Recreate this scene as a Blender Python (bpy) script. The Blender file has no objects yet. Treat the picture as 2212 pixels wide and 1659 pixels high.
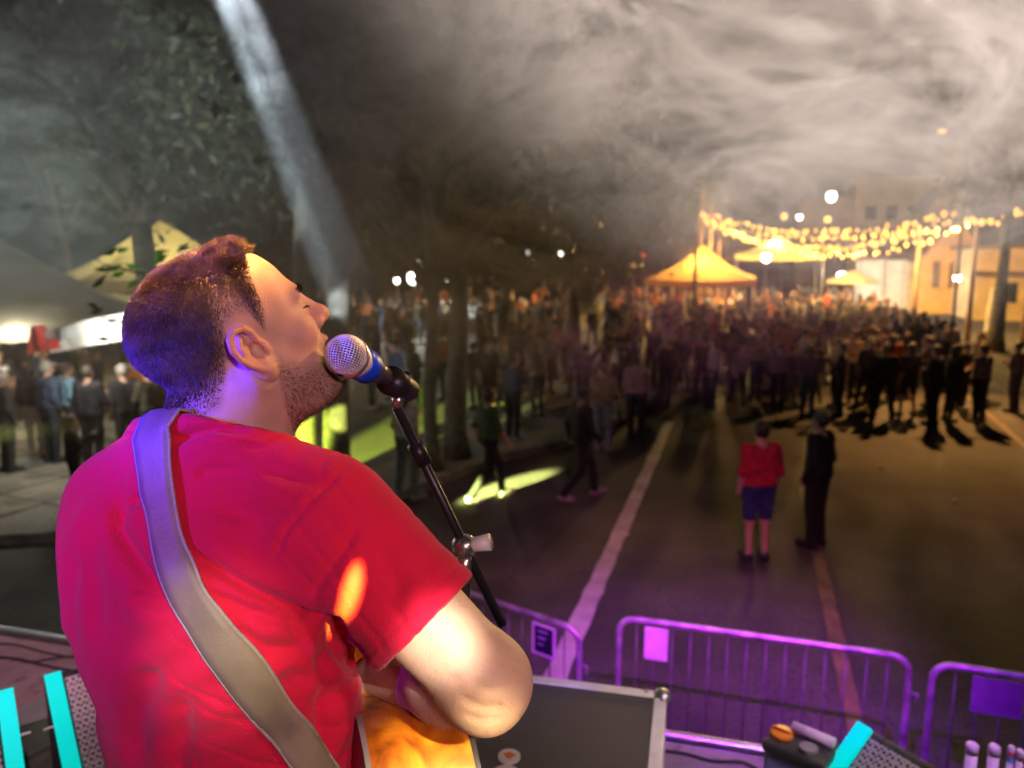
import bpy, math, random
import numpy as np
from mathutils import Vector, Matrix, Quaternion
from mathutils.bvhtree import BVHTree
SKIP = ''
rnd = random.Random(7)
npr = np.random.RandomState(11)
sc = bpy.context.scene
C = sc.collection
PI = math.pi
R = math.radians

# ------------------------------------------------------------------ camera
CAM_Z, PITCH, FPX = 3.65, R(9.2), 1662.0
cd = bpy.data.cameras.new('camera')
cam = bpy.data.objects.new('camera', cd)
C.objects.link(cam)
cam.location = (0, 0, CAM_Z)
cam.rotation_euler = (PI / 2 - PITCH, 0, 0)
cd.sensor_width = 36
cd.lens = 36 * FPX / 2212
cd.clip_start, cd.clip_end = 0.05, 900
cd.dof.use_dof = True
cd.dof.focus_distance = 0.98
cd.dof.aperture_fstop = 3.8
sc.camera = cam

# ------------------------------------------------------------------ night sky
w = bpy.data.worlds.new('World')
sc.world = w
w.use_nodes = True
nt = w.node_tree
sky = nt.nodes.new('ShaderNodeTexSky')
sky.sky_type = 'NISHITA'
sky.sun_disc = False
sky.sun_elevation = R(-5)
sky.sun_rotation = R(200)
nt.links.new(sky.outputs[0], nt.nodes['Background'].inputs[0])
nt.nodes['Background'].inputs[1].default_value = 0.15

# ------------------------------------------------------------------ stage and street lights
def aim(o, t):
    o.rotation_euler = (Vector(t) - o.location).to_track_quat('-Z', 'Y').to_euler()

def spot(name, loc, tgt, e, col, size, blend=0.2, rad=0.04):
    l = bpy.data.lights.new(name, 'SPOT')
    l.energy, l.color, l.spot_size, l.spot_blend, l.shadow_soft_size = e, col, R(size), blend, rad
    o = bpy.data.objects.new(name, l)
    C.objects.link(o)
    o.location = loc
    aim(o, tgt)
    return o

def point(name, loc, e, col, rad=0.15):
    l = bpy.data.lights.new(name, 'POINT')
    l.energy, l.color, l.shadow_soft_size = e, col, rad
    o = bpy.data.objects.new(name, l)
    C.objects.link(o)
    o.location = loc
    return o

CP, SP = math.cos(PITCH), math.sin(PITCH)
def U(u, v, D):
    """point at depth D along the lens axis that shows at (u, v) of a 2212 x 1659 frame"""
    x = (u - 1106) / FPX * D
    y = (829.5 - v) / FPX * D
    return Vector((x, D * CP + y * SP, CAM_Z - D * SP + y * CP))

def G(u, v, z=0.0):
    d = U(u, v, 1.0) - Vector((0, 0, CAM_Z))
    t = (z - CAM_Z) / d.z
    return Vector((0, 0, CAM_Z)) + d * t

def HZ(u, v, dist):
    """point at horizontal forward distance dist"""
    d = U(u, v, 1.0) - Vector((0, 0, CAM_Z))
    return Vector((0, 0, CAM_Z)) + d * (dist / d.y)

def px(p):
    d = p - Vector((0, 0, CAM_Z))
    D = d.y * CP - d.z * SP
    yy = d.y * SP + d.z * CP
    return 1106 + d.x / D * FPX, 829.5 - yy / D * FPX

WARM, COOL = (1.0, 0.86, 0.66), (0.78, 0.92, 1.0)
# washes on the smoke over the street, the pale beam, the cool disc at the side
spot('smoke_wash', (3.6, -7.0, 2.0), (2.45, 8, 8.6), 48000, (1.0, 0.84, 0.75), 38, 0.6)
spot('smoke_wash_dim', (-1.6, -2.2, 2.6), (-2.2, 8, 7.6), 650, (0.86, 0.84, 1.0), 44, 0.8)
spot('pale_beam', HZ(330, -420, 3.4), HZ(752, 722, 14), 30000, (0.72, 0.9, 1.0), 3.4, 0.7)
spot('pale_beam_rim', HZ(365, -420, 3.5), HZ(800, 722, 14), 9000, (0.75, 0.88, 1.0), 5.6, 0.35)
spot('cool_disc', (-6.2, -0.5, 2.6), HZ(100, 372, 9), 22000, (0.80, 1.0, 0.95), 21, 0.15)
# washes on the singer
spot('violet_wash', (-2.4, -1.0, 4.3), U(170, 1010, 1.05), 760, (0.22, 0.02, 1.0), 17, 1.0, 0.08)
spot('warm_wash', (1.3, -2.4, 4.7), U(620, 1130, 1.0), 340, (1.0, 0.60, 0.68), 36, 0.6, 0.15)
spot('amber_front', (1.7, 2.3, 5.0), U(590, 670, 1.0), 270, (1.0, 0.50, 0.20), 12, 0.7, 0.1)
spot('amber_top', (-0.1, 0.2, 6.2), U(430, 560, 1.0), 6500, (1.0, 0.46, 0.12), 4.4, 0.8, 0.04)
spot('white_gobo_arm', (1.1, -1.6, 4.8), U(930, 1395, 0.92), 1300, (1.0, 0.93, 0.74), 2.2, 0.8, 0.02)
yg = spot('yellow_gobo_sleeve', (0.9, -1.7, 5.0), U(752, 1285, 0.9), 26000, (1.0, 1.0, 0.04), 1.25, 1.0, 0.006)
yg.rotation_euler = (yg.rotation_euler.to_quaternion() @ Quaternion((0, 0, 1), -0.32)).to_euler()
yg.scale = (0.32, 1.0, 1.0)
spot('white_gobo_guitar', (1.3, -1.3, 4.8), U(930, 1690, 0.98), 1500, (1.0, 0.85, 0.45), 3.6, 1.0, 0.02)
spot('white_gobo_strap', (0.2, -2.0, 5.2), U(465, 1410, 0.9), 560, (1.0, 0.92, 0.66), 3.6, 1.0, 0.02)
spot('blue_head', (-2.3, -0.5, 4.05), U(335, 740, 1.0), 1500, (0.03, 0.02, 1.0), 10, 0.9, 0.06)
spot('arm_wash', (1.7, -0.5, 4.5), U(1040, 1430, 0.95), 70, (1.0, 0.72, 0.42), 13, 0.7, 0.05)
# violet wash over the barriers, lime patches among the trunks
spot('violet_front', (0.9, 0.6, 5.6), G(1560, 1610), 4200, (0.34, 0.010, 1.0), 38, 1.0, 0.08)
spot('rose_street', (1.4, 0.6, 5.4), G(1400, 1300), 1900, (1.0, 0.14, 0.5), 40, 1.0, 0.08)
spot('deck_wash', (-1.6, -0.6, 5.4), G(60, 1415, 1.95), 700, (1.0, 0.45, 0.75), 26, 0.7, 0.05)
spot('lime_trunks', (-5.6, 4.1, 2.35), G(735, 1030) + Vector((0, 0, 0.8)), 42000, (0.72, 1.0, 0.10), 11.0, 0.6, 0.05)
spot('lime_ground', (-6.4, 4.1, 2.65), G(1095, 1052), 300000, (0.85, 1.0, 0.25), 3.5, 0.4, 0.05)
spot('lime_trunk_far', (-5.2, 4.1, 2.6), G(938, 985) + Vector((0, 0, 0.8)), 40000, (0.8, 1.0, 0.2), 3.0, 0.3, 0.05)
spot('stage_side_wash', (1.9, 0.3, 5.2), Vector((0.85, 2.05, 2.3)), 300, (1.0, 0.76, 0.82), 32, 0.7, 0.05)
# sodium lamp and festoon light behind the crowd
LAMP = HZ(2035, 282, 24)
spot('sodium_lamp_light', LAMP - Vector((0, 0, 0.12)), G(2075, 905), 9500, (1.0, 0.46, 0.12), 56, 1.0, 0.1)
for (u, v, d, e) in ((1640, 500, 42, 8500), (1850, 505, 40, 7500), (2060, 480, 36, 3600), (1560, 470, 36, 2600)):
    point('festoon_glow', HZ(u, v, d), e, (1.0, 0.58, 0.17), 0.4)
point('stall_light', HZ(175, 742, 12.1), 160, (1.0, 0.95, 0.82), 0.3)
point('stall_light', HZ(30, 715, 15.5), 230, (1.0, 0.90, 0.66), 0.3)
point('tent_light', HZ(1513, 585, 37.5), 900, (1.0, 0.62, 0.2), 0.2)
point('tent_light', HZ(1672, 535, 49.5), 900, (1.0, 0.9, 0.5), 0.2)
point('tent_light', Vector((-9.7, 21.3, 2.6)), 420, (1.0, 0.85, 0.5), 0.2)
point('market_light', HZ(920, 585, 33), 900, (0.9, 1.0, 0.95), 0.3)
point('shop_light', HZ(1900, 590, 50), 1500, (1.0, 0.97, 0.9), 0.3)

vs = sc.view_settings
vs.view_transform = 'Standard'
vs.look = 'None'
vs.exposure, vs.gamma = 0.0, 1.0
cy = sc.cycles
cy.volume_bounces = 0
cy.max_bounces = 5
cy.diffuse_bounces = 2
cy.glossy_bounces = 2
cy.transparent_max_bounces = 12
cy.sample_clamp_indirect = 4.0
cy.caustics_reflective = cy.caustics_refractive = False
cy.use_denoising = True

# ------------------------------------------------------------------ helpers
def tag(o, label=None, cat=None, group=None, kind=None):
    for k, val in (('label', label), ('category', cat), ('group', group), ('kind', kind)):
        if val:
            o[k] = val
    return o

def empty(name, loc, rz=0.0, label=None, cat=None, group=None):
    o = bpy.data.objects.new(name, None)
    C.objects.link(o)
    o.location = loc
    o.rotation_euler = (0, 0, rz)
    o.empty_display_size = 0.1
    return tag(o, label, cat, group)

def link(name, me, m=None, parent=None, loc=None):
    o = bpy.data.objects.new(name, me)
    C.objects.link(o)
    if m is not None and not me.materials:
        me.materials.append(m)
    if parent is not None:
        o.parent = parent
    if loc is not None:
        o.location = loc
    return o

def mesh(name, verts, faces, smooth=False):
    me = bpy.data.meshes.new(name)
    me.from_pydata([tuple(x) for x in verts], [], [tuple(f) for f in faces])
    if smooth:
        me.polygons.foreach_set('use_smooth', [True] * len(me.polygons))
    me.update()
    return me

def np_mesh(name, v, q, smooth=True):
    me = bpy.data.meshes.new(name)
    n = q.shape[1]
    me.vertices.add(len(v))
    me.vertices.foreach_set('co', np.asarray(v, np.float32).ravel())
    me.loops.add(q.size)
    me.loops.foreach_set('vertex_index', np.asarray(q, np.int32).ravel())
    me.polygons.add(len(q))
    me.polygons.foreach_set('loop_start', np.arange(0, q.size, n, dtype=np.int32))
    me.polygons.foreach_set('loop_total', np.full(len(q), n, np.int32))
    if smooth:
        me.polygons.foreach_set('use_smooth', np.ones(len(q), bool))
    me.update(calc_edges=True)
    return me

class MB:
    def __init__(s):
        s.v, s.f = [], []
    def add(s, v, f):
        n = len(s.v)
        s.v += [Vector(x) for x in v]
        s.f += [tuple(i + n for i in q) for q in f]
        return s
    def box(s, a, b, M=None):
        vv = [Vector((x, y, z)) for x in (a[0], b[0]) for y in (a[1], b[1]) for z in (a[2], b[2])]
        if M is not None:
            vv = [M @ x for x in vv]
        return s.add(vv, [(0, 1, 3, 2), (4, 6, 7, 5), (0, 4, 5, 1), (2, 3, 7, 6), (0, 2, 6, 4), (1, 5, 7, 3)])
    def tube(s, pts, rad, n=8, cap=True):
        pts = [Vector(p) for p in pts]
        if not isinstance(rad, (list, tuple)):
            rad = [rad] * len(pts)
        rings, prev = [], None
        for i, p in enumerate(pts):
            t = (pts[min(i + 1, len(pts) - 1)] - pts[max(i - 1, 0)]).normalized()
            if prev is None:
                a = t.orthogonal().normalized()
            else:
                a = (prev - t * prev.dot(t))
                a = a.normalized() if a.length > 1e-6 else t.orthogonal().normalized()
            prev = a
            b = t.cross(a)
            rings.append([p + (a * math.cos(k * 2 * PI / n) + b * math.sin(k * 2 * PI / n)) * rad[i] for k in range(n)])
        v = [x for r_ in rings for x in r_]
        f = []
        for i in range(len(pts) - 1):
            for k in range(n):
                f.append((i * n + k, i * n + (k + 1) % n, (i + 1) * n + (k + 1) % n, (i + 1) * n + k))
        if cap:
            f.append(tuple(range(n - 1, -1, -1)))
            f.append(tuple((len(pts) - 1) * n + k for k in range(n)))
        return s.add(v, f)
    def ball(s, c, r, n=10, m=7, sc_=(1, 1, 1)):
        c = Vector(c)
        v, f = [], []
        for i in range(m + 1):
            th = PI * i / m
            for k in range(n):
                ph = 2 * PI * k / n
                v.append(c + Vector((math.sin(th) * math.cos(ph) * sc_[0], math.sin(th) * math.sin(ph) * sc_[1], math.cos(th) * sc_[2])) * r)
        for i in range(m):
            for k in range(n):
                f.append((i * n + k, (i + 1) * n + k, (i + 1) * n + (k + 1) % n, i * n + (k + 1) % n))
        return s.add(v, f)
    def me(s, name, smooth=False):
        return mesh(name, s.v, s.f, smooth)
    def build(s, name, m, parent=None, smooth=False, bevel=0.0):
        o = link(name, s.me(name, smooth), m, parent)
        if bevel:
            b = o.modifiers.new('edge', 'BEVEL')
            b.width, b.segments, b.limit_method, b.angle_limit = bevel, 2, 'ANGLE', R(35)
        return o

def ring_pts(a, b, n):
    return [a.lerp(b, i / n) for i in range(n + 1)]

# ---- materials
MATS = {}
def mat(name, col, rough=0.6, metal=0.0, var=0.12, scale=8.0, bump=0.0, bscale=60.0, spec=0.4, emit=None, es=0.0, sss=0.0, col2=None, coat=0.0):
    if name in MATS:
        return MATS[name]
    m = bpy.data.materials.new(name)
    m.use_nodes = True
    t = m.node_tree
    b = t.nodes['Principled BSDF']
    b.inputs['Roughness'].default_value = rough
    b.inputs['Metallic'].default_value = metal
    b.inputs['Specular IOR Level'].default_value = spec
    b.inputs['Coat Weight'].default_value = coat
    if sss:
        b.inputs['Subsurface Weight'].default_value = sss
        b.inputs['Subsurface Radius'].default_value = (1.0, 0.35, 0.2)
        b.inputs['Subsurface Scale'].default_value = 0.012
    tc = t.nodes.new('ShaderNodeTexCoord')
    nz = t.nodes.new('ShaderNodeTexNoise')
    nz.inputs['Scale'].default_value = scale
    nz.inputs['Detail'].default_value = 5
    t.links.new(tc.outputs['Object'], nz.inputs['Vector'])
    mx = t.nodes.new('ShaderNodeMix')
    mx.data_type = 'RGBA'
    c2 = col2 or tuple(max(0, c * (1 - 2.2 * var)) for c in col)
    c1 = col if col2 else tuple(min(1, c * (1 + var)) for c in col)
    mx.inputs[6].default_value = (*c1, 1)
    mx.inputs[7].default_value = (*c2, 1)
    rp = t.nodes.new('ShaderNodeMapRange')
    rp.inputs[1].default_value, rp.inputs[2].default_value = 0.35, 0.68
    t.links.new(nz.outputs[0], rp.inputs[0])
    t.links.new(rp.outputs[0], mx.inputs[0])
    t.links.new(mx.outputs[2], b.inputs['Base Color'])
    if bump:
        n2 = t.nodes.new('ShaderNodeTexNoise')
        n2.inputs['Scale'].default_value = bscale
        n2.inputs['Detail'].default_value = 4
        t.links.new(tc.outputs['Object'], n2.inputs['Vector'])
        bp = t.nodes.new('ShaderNodeBump')
        bp.inputs['Strength'].default_value = bump
        bp.inputs['Distance'].default_value = 0.01
        t.links.new(n2.outputs[0], bp.inputs['Height'])
        t.links.new(bp.outputs[0], b.inputs['Normal'])
    if emit:
        b.inputs['Emission Color'].default_value = (*emit, 1)
        b.inputs['Emission Strength'].default_value = es
        m.cycles.emission_sampling = 'NONE'
    MATS[name] = m
    return m

# ---- signed distance shapes and a surface-nets mesher
def _a(p):
    return np.asarray(p, np.float32)
def s_cap(P, a, b, ra, rb=None):
    rb = ra if rb is None else rb
    a, b = _a(a), _a(b)
    d = b - a
    q = P - a
    t = np.clip((q @ d) / max(float(d @ d), 1e-9), 0, 1)
    return np.linalg.norm(q - t[..., None] * d, axis=-1) - (ra + (rb - ra) * t)
def s_ell(P, c, r, rot=None):
    q = P - _a(c)
    if rot is not None:
        q = q @ np.asarray(rot, np.float32)
    r = _a(r)
    k0 = np.linalg.norm(q / r, axis=-1)
    k1 = np.linalg.norm(q / (r * r), axis=-1)
    return k0 * (k0 - 1) / np.maximum(k1, 1e-6)
def s_poly(P, pts, rad):
    d = None
    for i in range(len(pts) - 1):
        ra = rad[i] if isinstance(rad, (list, tuple)) else rad
        rb = rad[i + 1] if isinstance(rad, (list, tuple)) else rad
        e = s_cap(P, pts[i], pts[i + 1], ra, rb)
        d = e if d is None else np.minimum(d, e)
    return d
def smin(a, b, k):
    h = np.clip(0.5 + 0.5 * (b - a) / k, 0, 1)
    return b + (a - b) * h - k * h * (1 - h)
def smax(a, b, k):
    return -smin(-a, -b, k)

def nets(f, lo, hi, h):
    lo, hi = np.asarray(lo, np.float32), np.asarray(hi, np.float32)
    n = np.ceil((hi - lo) / h).astype(int) + 1
    B = 8                                            # only blocks the surface can pass through are evaluated finely
    nb = -(-n // B)
    cx = [lo[i] + h * (B * np.arange(nb[i], dtype=np.float32) + (B - 1) / 2) for i in range(3)]
    Cg = np.stack(np.meshgrid(*cx, indexing='ij'), -1).reshape(-1, 3)
    Fc = np.concatenate([f(Cg[i:i + 400000]) for i in range(0, len(Cg), 400000)]).reshape(tuple(nb)).astype(np.float32)
    up = lambda A: np.repeat(np.repeat(np.repeat(A, B, 0), B, 1), B, 2)[:n[0], :n[1], :n[2]]
    F = up(Fc)
    idx = np.argwhere(up(np.abs(Fc) < 1.7 * h * B * .87))
    for i in range(0, len(idx), 700000):
        k = idx[i:i + 700000]
        F[k[:, 0], k[:, 1], k[:, 2]] = f(lo + h * k.astype(np.float32))
    S = F < 0
    c = [n[0] - 1, n[1] - 1, n[2] - 1]
    acc = np.zeros((c[0], c[1], c[2], 3), np.float32)
    cnt = np.zeros((c[0], c[1], c[2]), np.float32)
    def sl(o):
        return tuple(slice(o[i], o[i] + c[i]) for i in range(3))
    for a in range(3):
        b1, b2 = [i for i in range(3) if i != a]
        for o1 in (0, 1):
            for o2 in (0, 1):
                o = [0, 0, 0]
                o[b1], o[b2] = o1, o2
                oe = list(o)
                oe[a] = 1
                A, B = F[sl(o)], F[sl(oe)]
                x = S[sl(o)] != S[sl(oe)]
                t = np.where(x, A / np.where(x, A - B, 1), 0)
                for i in range(3):
                    acc[..., i] += np.where(x, (t if i == a else o[i]), 0)
                cnt += x
    act = cnt > 0
    ids = np.full(act.shape, -1, np.int64)
    ids[act] = np.arange(act.sum())
    ijk = np.argwhere(act)
    V = lo + h * (ijk + acc[act] / cnt[act][:, None])
    Q = []
    for a in range(3):
        b1, b2 = (a + 1) % 3, (a + 2) % 3
        o = [slice(1, -1)] * 3
        o[a] = slice(0, c[a])
        oe = [slice(1, -1)] * 3
        oe[a] = slice(1, c[a] + 1)
        A, B = S[tuple(o)], S[tuple(oe)]
        for s_, flip in ((A & ~B, False), (~A & B, True)):
            e = np.argwhere(s_)
            if not len(e):
                continue
            base = e.copy()
            base[:, b1] += 1
            base[:, b2] += 1
            def cid(d1, d2):
                k = base.copy()
                k[:, b1] -= d1
                k[:, b2] -= d2
                return ids[k[:, 0], k[:, 1], k[:, 2]]
            q = np.stack([cid(1, 1), cid(0, 1), cid(0, 0), cid(1, 0)], 1)
            Q.append(q[:, ::-1] if flip else q)
    Q = np.concatenate(Q)
    Q = Q[(Q >= 0).all(1)]
    return V, Q

def vnoise(P, freq, seed=0):
    """smooth value noise on points"""
    q = P * freq + 100.0
    i = np.floor(q).astype(np.int64)
    f = q - i
    f = f * f * (3 - 2 * f)
    def hsh(a, b, c):
        n = (a * 73856093) ^ (b * 19349663) ^ (c * 83492791) ^ (seed * 2654435761)
        n = (n ^ (n >> 13)) * 1274126177 & 0x7fffffff
        return (n % 100003) / 100003.0
    out = 0
    for dx in (0, 1):
        for dy in (0, 1):
            for dz in (0, 1):
                wgt = (f[:, 0] if dx else 1 - f[:, 0]) * (f[:, 1] if dy else 1 - f[:, 1]) * (f[:, 2] if dz else 1 - f[:, 2])
                out = out + wgt * hsh(i[:, 0] + dx, i[:, 1] + dy, i[:, 2] + dz)
    return out
def normals(v, q):
    a, b, c_ = v[q[:, 0]], v[q[:, 1]], v[q[:, 2]]
    d = v[q[:, 3]]
    fn = np.cross(c_ - a, d - b)
    N = np.zeros_like(v)
    for k in range(4):
        np.add.at(N, q[:, k], fn)
    return N / np.maximum(np.linalg.norm(N, axis=1, keepdims=True), 1e-12)
# ------------------------------------------------------------------ ground, street, plaza
TH = math.atan((1615 - 1106) / FPX * CP)
SD = Vector((math.sin(TH), math.cos(TH), 0))      # along the street
TR = Vector((math.cos(TH), -math.sin(TH), 0))     # to its right
RZ = -TH
def ST(s, t, z=0.0):
    return SD * s + TR * t + Vector((0, 0, z))

def ground_mat(name, c1, c2, c3, rough, s1, s2, bump):
    m = bpy.data.materials.new(name)
    m.use_nodes = True
    t = m.node_tree
    b = t.nodes['Principled BSDF']
    b.inputs['Roughness'].default_value = rough
    b.inputs['Specular IOR Level'].default_value = 0.35
    tc = t.nodes.new('ShaderNodeTexCoord')
    def nz(s, d):
        n = t.nodes.new('ShaderNodeTexNoise')
        n.inputs['Scale'].default_value, n.inputs['Detail'].default_value = s, d
        t.links.new(tc.outputs['Object'], n.inputs['Vector'])
        return n
    a, g = nz(s1, 6), nz(s2, 3)
    r1 = t.nodes.new('ShaderNodeValToRGB')
    r1.color_ramp.elements[0].position, r1.color_ramp.elements[1].position = 0.36, 0.66
    r1.color_ramp.elements[0].color, r1.color_ramp.elements[1].color = (*c1, 1), (*c2, 1)
    t.links.new(a.outputs[0], r1.inputs[0])
    mx = t.nodes.new('ShaderNodeMix')
    mx.data_type = 'RGBA'
    r2 = t.nodes.new('ShaderNodeMapRange')
    r2.inputs[1].default_value, r2.inputs[2].default_value = 0.52, 0.7
    t.links.new(g.outputs[0], r2.inputs[0])
    t.links.new(r2.outputs[0], mx.inputs[0])
    t.links.new(r1.outputs[0], mx.inputs[6])
    mx.inputs[7].default_value = (*c3, 1)
    t.links.new(mx.outputs[2], b.inputs['Base Color'])
    bp = t.nodes.new('ShaderNodeBump')
    bp.inputs['Strength'].default_value, bp.inputs['Distance'].default_value = bump, 0.02
    t.links.new(g.outputs[0], bp.inputs['Height'])
    t.links.new(bp.outputs[0], b.inputs['Normal'])
    MATS[name] = m
    return m
asphalt = ground_mat('asphalt', (0.035, 0.032, 0.033), (0.105, 0.094, 0.09), (0.024, 0.022, 0.023), 0.82, 0.55, 22, 0.5)
concrete = ground_mat('plaza_concrete', (0.16, 0.145, 0.125), (0.24, 0.22, 0.19), (0.12, 0.11, 0.1), 0.85, 0.9, 14, 0.3)
earth = ground_mat('dark_earth', (0.03, 0.026, 0.02), (0.06, 0.05, 0.038), (0.02, 0.02, 0.014), 0.95, 0.4, 9, 0.6)

def sheet(name, pts, z, m, kind='structure'):
    o = link(name, mesh(name, [Vector((p.x, p.y, z)) for p in pts], [tuple(range(len(pts)))]), m)
    if kind:
        o['kind'] = kind
    return o
big = 400
sheet('ground', [Vector((-big, -40, 0)), Vector((big, -40, 0)), Vector((big, big, 0)), Vector((-big, big, 0))], -0.008, earth)
sheet('street', [ST(-12, -9), ST(-12, 7.2), ST(180, 7.2), ST(180, -9)], 0.0, asphalt)

def slab(name, pts, z0, z1, m):
    n = len(pts)
    v = [Vector((p.x, p.y, z0)) for p in pts] + [Vector((p.x, p.y, z1)) for p in pts]
    f = [tuple(range(2 * n - 1, n - 1, -1))[::-1]] + [(i, (i + 1) % n, n + (i + 1) % n, n + i) for i in range(n)]
    return link(name, mesh(name, v, f), m)
edge_px = [(1500, 690), (1462, 760), (1405, 860), (1330, 915), (1219, 950), (1055, 990), (960, 1030), (870, 1058), (640, 1112), (300, 1140), (-60, 1160)]
edge = [G(u, v, 0.13) for u, v in edge_px]
plaza_pts = [Vector((p.x, p.y, 0)) for p in edge] + [Vector((-16, 9, 0)), Vector((-45, 20, 0)), Vector((-45, 120, 0)), Vector((22, 110, 0))]
pl = slab('plaza', plaza_pts, -0.02, 0.13, concrete)
pl['kind'] = 'structure'
# kerb stones along the plaza edge
kerb_m = mat('kerb_stone', (0.2, 0.18, 0.16), 0.85, var=0.2, scale=4, bump=0.3, bscale=30)
acc = []
for a, b in zip(edge[1:-1], edge[2:]):
    L = (b - a).length
    k = max(1, int(L / 0.9))
    for i in range(k):
        acc.append((a.lerp(b, i / k), a.lerp(b, (i + 1) / k)))
kerb_me = MB().box((0.012, -0.14, 0), (0.988, 0.02, 0.143)).me('kerb_stone')
for a, b in acc[:120]:
    o = link('kerb_stone', kerb_me, kerb_m, pl)
    d = b - a
    o.matrix_local = Matrix.Translation((a.x, a.y, 0)) @ Matrix.Rotation(math.atan2(d.y, d.x), 4, 'Z') @ Matrix.Diagonal((d.length, 1, 1, 1))
# paving slabs of the lit part of the plaza
pave_m = [mat('paving_slab_%s' % s, c, 0.85, var=0.2, scale=3, bump=0.25, bscale=40) for s, c in (('sand', (0.25, 0.22, 0.17)), ('grey', (0.2, 0.19, 0.17)), ('buff', (0.28, 0.25, 0.2)))]
pave_me = []
for m_ in pave_m:
    q = MB().box((-0.485, -0.485, 0.10), (0.485, 0.485, 0.152)).me('paving_slab')
    q.materials.append(m_)
    pave_me.append(q)
c0 = G(120, 1060, 0.13)
for i in range(-6, 8):
    for j in range(-4, 6):
        p = Vector((c0.x, c0.y, 0)) + Matrix.Rotation(R(-24), 3, 'Z') @ Vector((i * 1.0, j * 1.0, 0))
        u, v = px(p)
        if -60 < u < 330 and 930 < v < 1125:
            o = link('paving_slab', rnd.choice(pave_me), None, pl)
            o.location = (p.x, p.y, rnd.uniform(-0.004, 0.004))
            o.rotation_euler = (0, 0, R(-24))

# worn painted lines on the street
paint = mat('worn_road_paint', (0.62, 0.6, 0.56), 0.7, scale=2.2, col2=(0.36, 0.33, 0.3), bump=0.15)
paint_y = mat('worn_yellow_paint', (0.30, 0.22, 0.10), 0.8, scale=3.0, col2=(0.12, 0.095, 0.06), bump=0.15)
def line_strip(name, pts, wid, m, z):
    mb = MB()
    n = len(pts)
    vv = []
    for i, p in enumerate(pts):
        t = (pts[min(i + 1, n - 1)] - pts[max(i - 1, 0)]).normalized()
        s = Vector((t.y, -t.x, 0)) * wid * 0.5 * (1 + rnd.uniform(-0.13, 0.13))
        vv += [Vector((p.x, p.y, z)) + s, Vector((p.x, p.y, z)) - s]
    o = mb.add(vv, [(2 * i, 2 * i + 2, 2 * i + 3, 2 * i + 1) for i in range(n - 1)]).build(name, m)
    o['kind'] = 'structure'
    return o
A, B = G(1200, 1462), G(1440, 925)
line_strip('white_edge_line', [A.lerp(B, x / 40) for x in range(-14, 44)], 0.20, paint, 0.006)
A, B = G(1846, 1560), G(1740, 1075)
line_strip('centre_line', [A.lerp(B, x / 40) for x in range(-14, 46)], 0.14, paint_y, 0.006)
A, B = G(2212, 962), G(2128, 888)
line_strip('far_edge_line', [A.lerp(B, x / 20) for x in range(-20, 60)], 0.12, paint_y, 0.006)

# ------------------------------------------------------------------ buildings
wall_y = mat('ochre_render', (0.60, 0.31, 0.08), 0.9, var=0.1, scale=1.2, bump=0.2)
wall_p = mat('pale_render', (0.5, 0.42, 0.34), 0.9, var=0.12, scale=0.8, bump=0.2)
wall_w = mat('white_render', (0.72, 0.70, 0.64), 0.9, var=0.08, scale=1.0, bump=0.1)
roof_m = mat('clay_roof', (0.13, 0.065, 0.04), 0.9, var=0.3, scale=3, bump=0.5, bscale=25)
dark_glass = mat('dark_glass', (0.02, 0.022, 0.025), 0.15, var=0.1)
wood_dk = mat('dark_wood', (0.06, 0.04, 0.028), 0.7, var=0.2)

def gable_house(label, base, wd, dp, hh, rise, m, windows, cat='house', rz=RZ, over=0.35, name='gabled_house', door=None):
    """front gable faces the stage; base = ground point of the front centre"""
    t = empty(name, base, rz, label, cat)
    w2 = wd / 2
    v = [(-w2, 0, 0), (w2, 0, 0), (w2, 0, hh), (0, 0, hh + rise), (-w2, 0, hh), (-w2, dp, 0), (w2, dp, 0), (w2, dp, hh), (0, dp, hh + rise), (-w2, dp, hh)]
    f = [(0, 1, 2, 3, 4), (6, 5, 9, 8, 7), (1, 6, 7, 2), (5, 0, 4, 9)]
    link('wall', mesh('wall', v, f), m, t)
    for s in (-1, 1):
        rb = MB()
        e = Vector((s * (w2 + over), 0, hh - rise * over / w2))
        r0 = Vector((0, 0, hh + rise))
        n = Vector((s * rise, 0, w2)).normalized() * 0.14
        q = []
        for yy in (-over, dp + over):
            for p_ in (e, r0, r0 + n, e + n):
                q.append(Vector((p_.x, yy, p_.z + 0.02)))
        rb.add(q, [(0, 1, 2, 3), (7, 6, 5, 4), (0, 4, 5, 1), (1, 5, 6, 2), (2, 6, 7, 3), (3, 7, 4, 0)])
        rb.build('roof_slope', roof_m, t)
    for (x, z, ww, wh) in windows:
        fr = MB()
        for a_, b_ in (((x - ww / 2 - 0.09, -0.08, z - 0.09), (x - ww / 2, 0.0, z + wh + 0.09)), ((x + ww / 2, -0.08, z - 0.09), (x + ww / 2 + 0.09, 0.0, z + wh + 0.09)), ((x - ww / 2, -0.08, z + wh), (x + ww / 2, 0.0, z + wh + 0.09)), ((x - ww / 2 - 0.02, -0.12, z - 0.09), (x + ww / 2 + 0.02, 0.0, z))):
            fr.box(a_, b_)
        wdw = fr.build('window', m, t)
        MB().box((x - ww / 2, -0.035, z), (x + ww / 2, -0.01, z + wh)).build('pane', dark_glass, wdw)
        MB().box((x - 0.02, -0.06, z), (x + 0.02, -0.04, z + wh)).build('mullion', m, wdw)
    if door:
        x, ww, wh = door
        MB().box((x - ww / 2, -0.05, 0), (x + ww / 2, -0.01, wh)).build('door', wood_dk, t)
    return t
def foot(u, dist):
    p = HZ(u, 700, dist)
    return Vector((p.x, p.y, 0))

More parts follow.
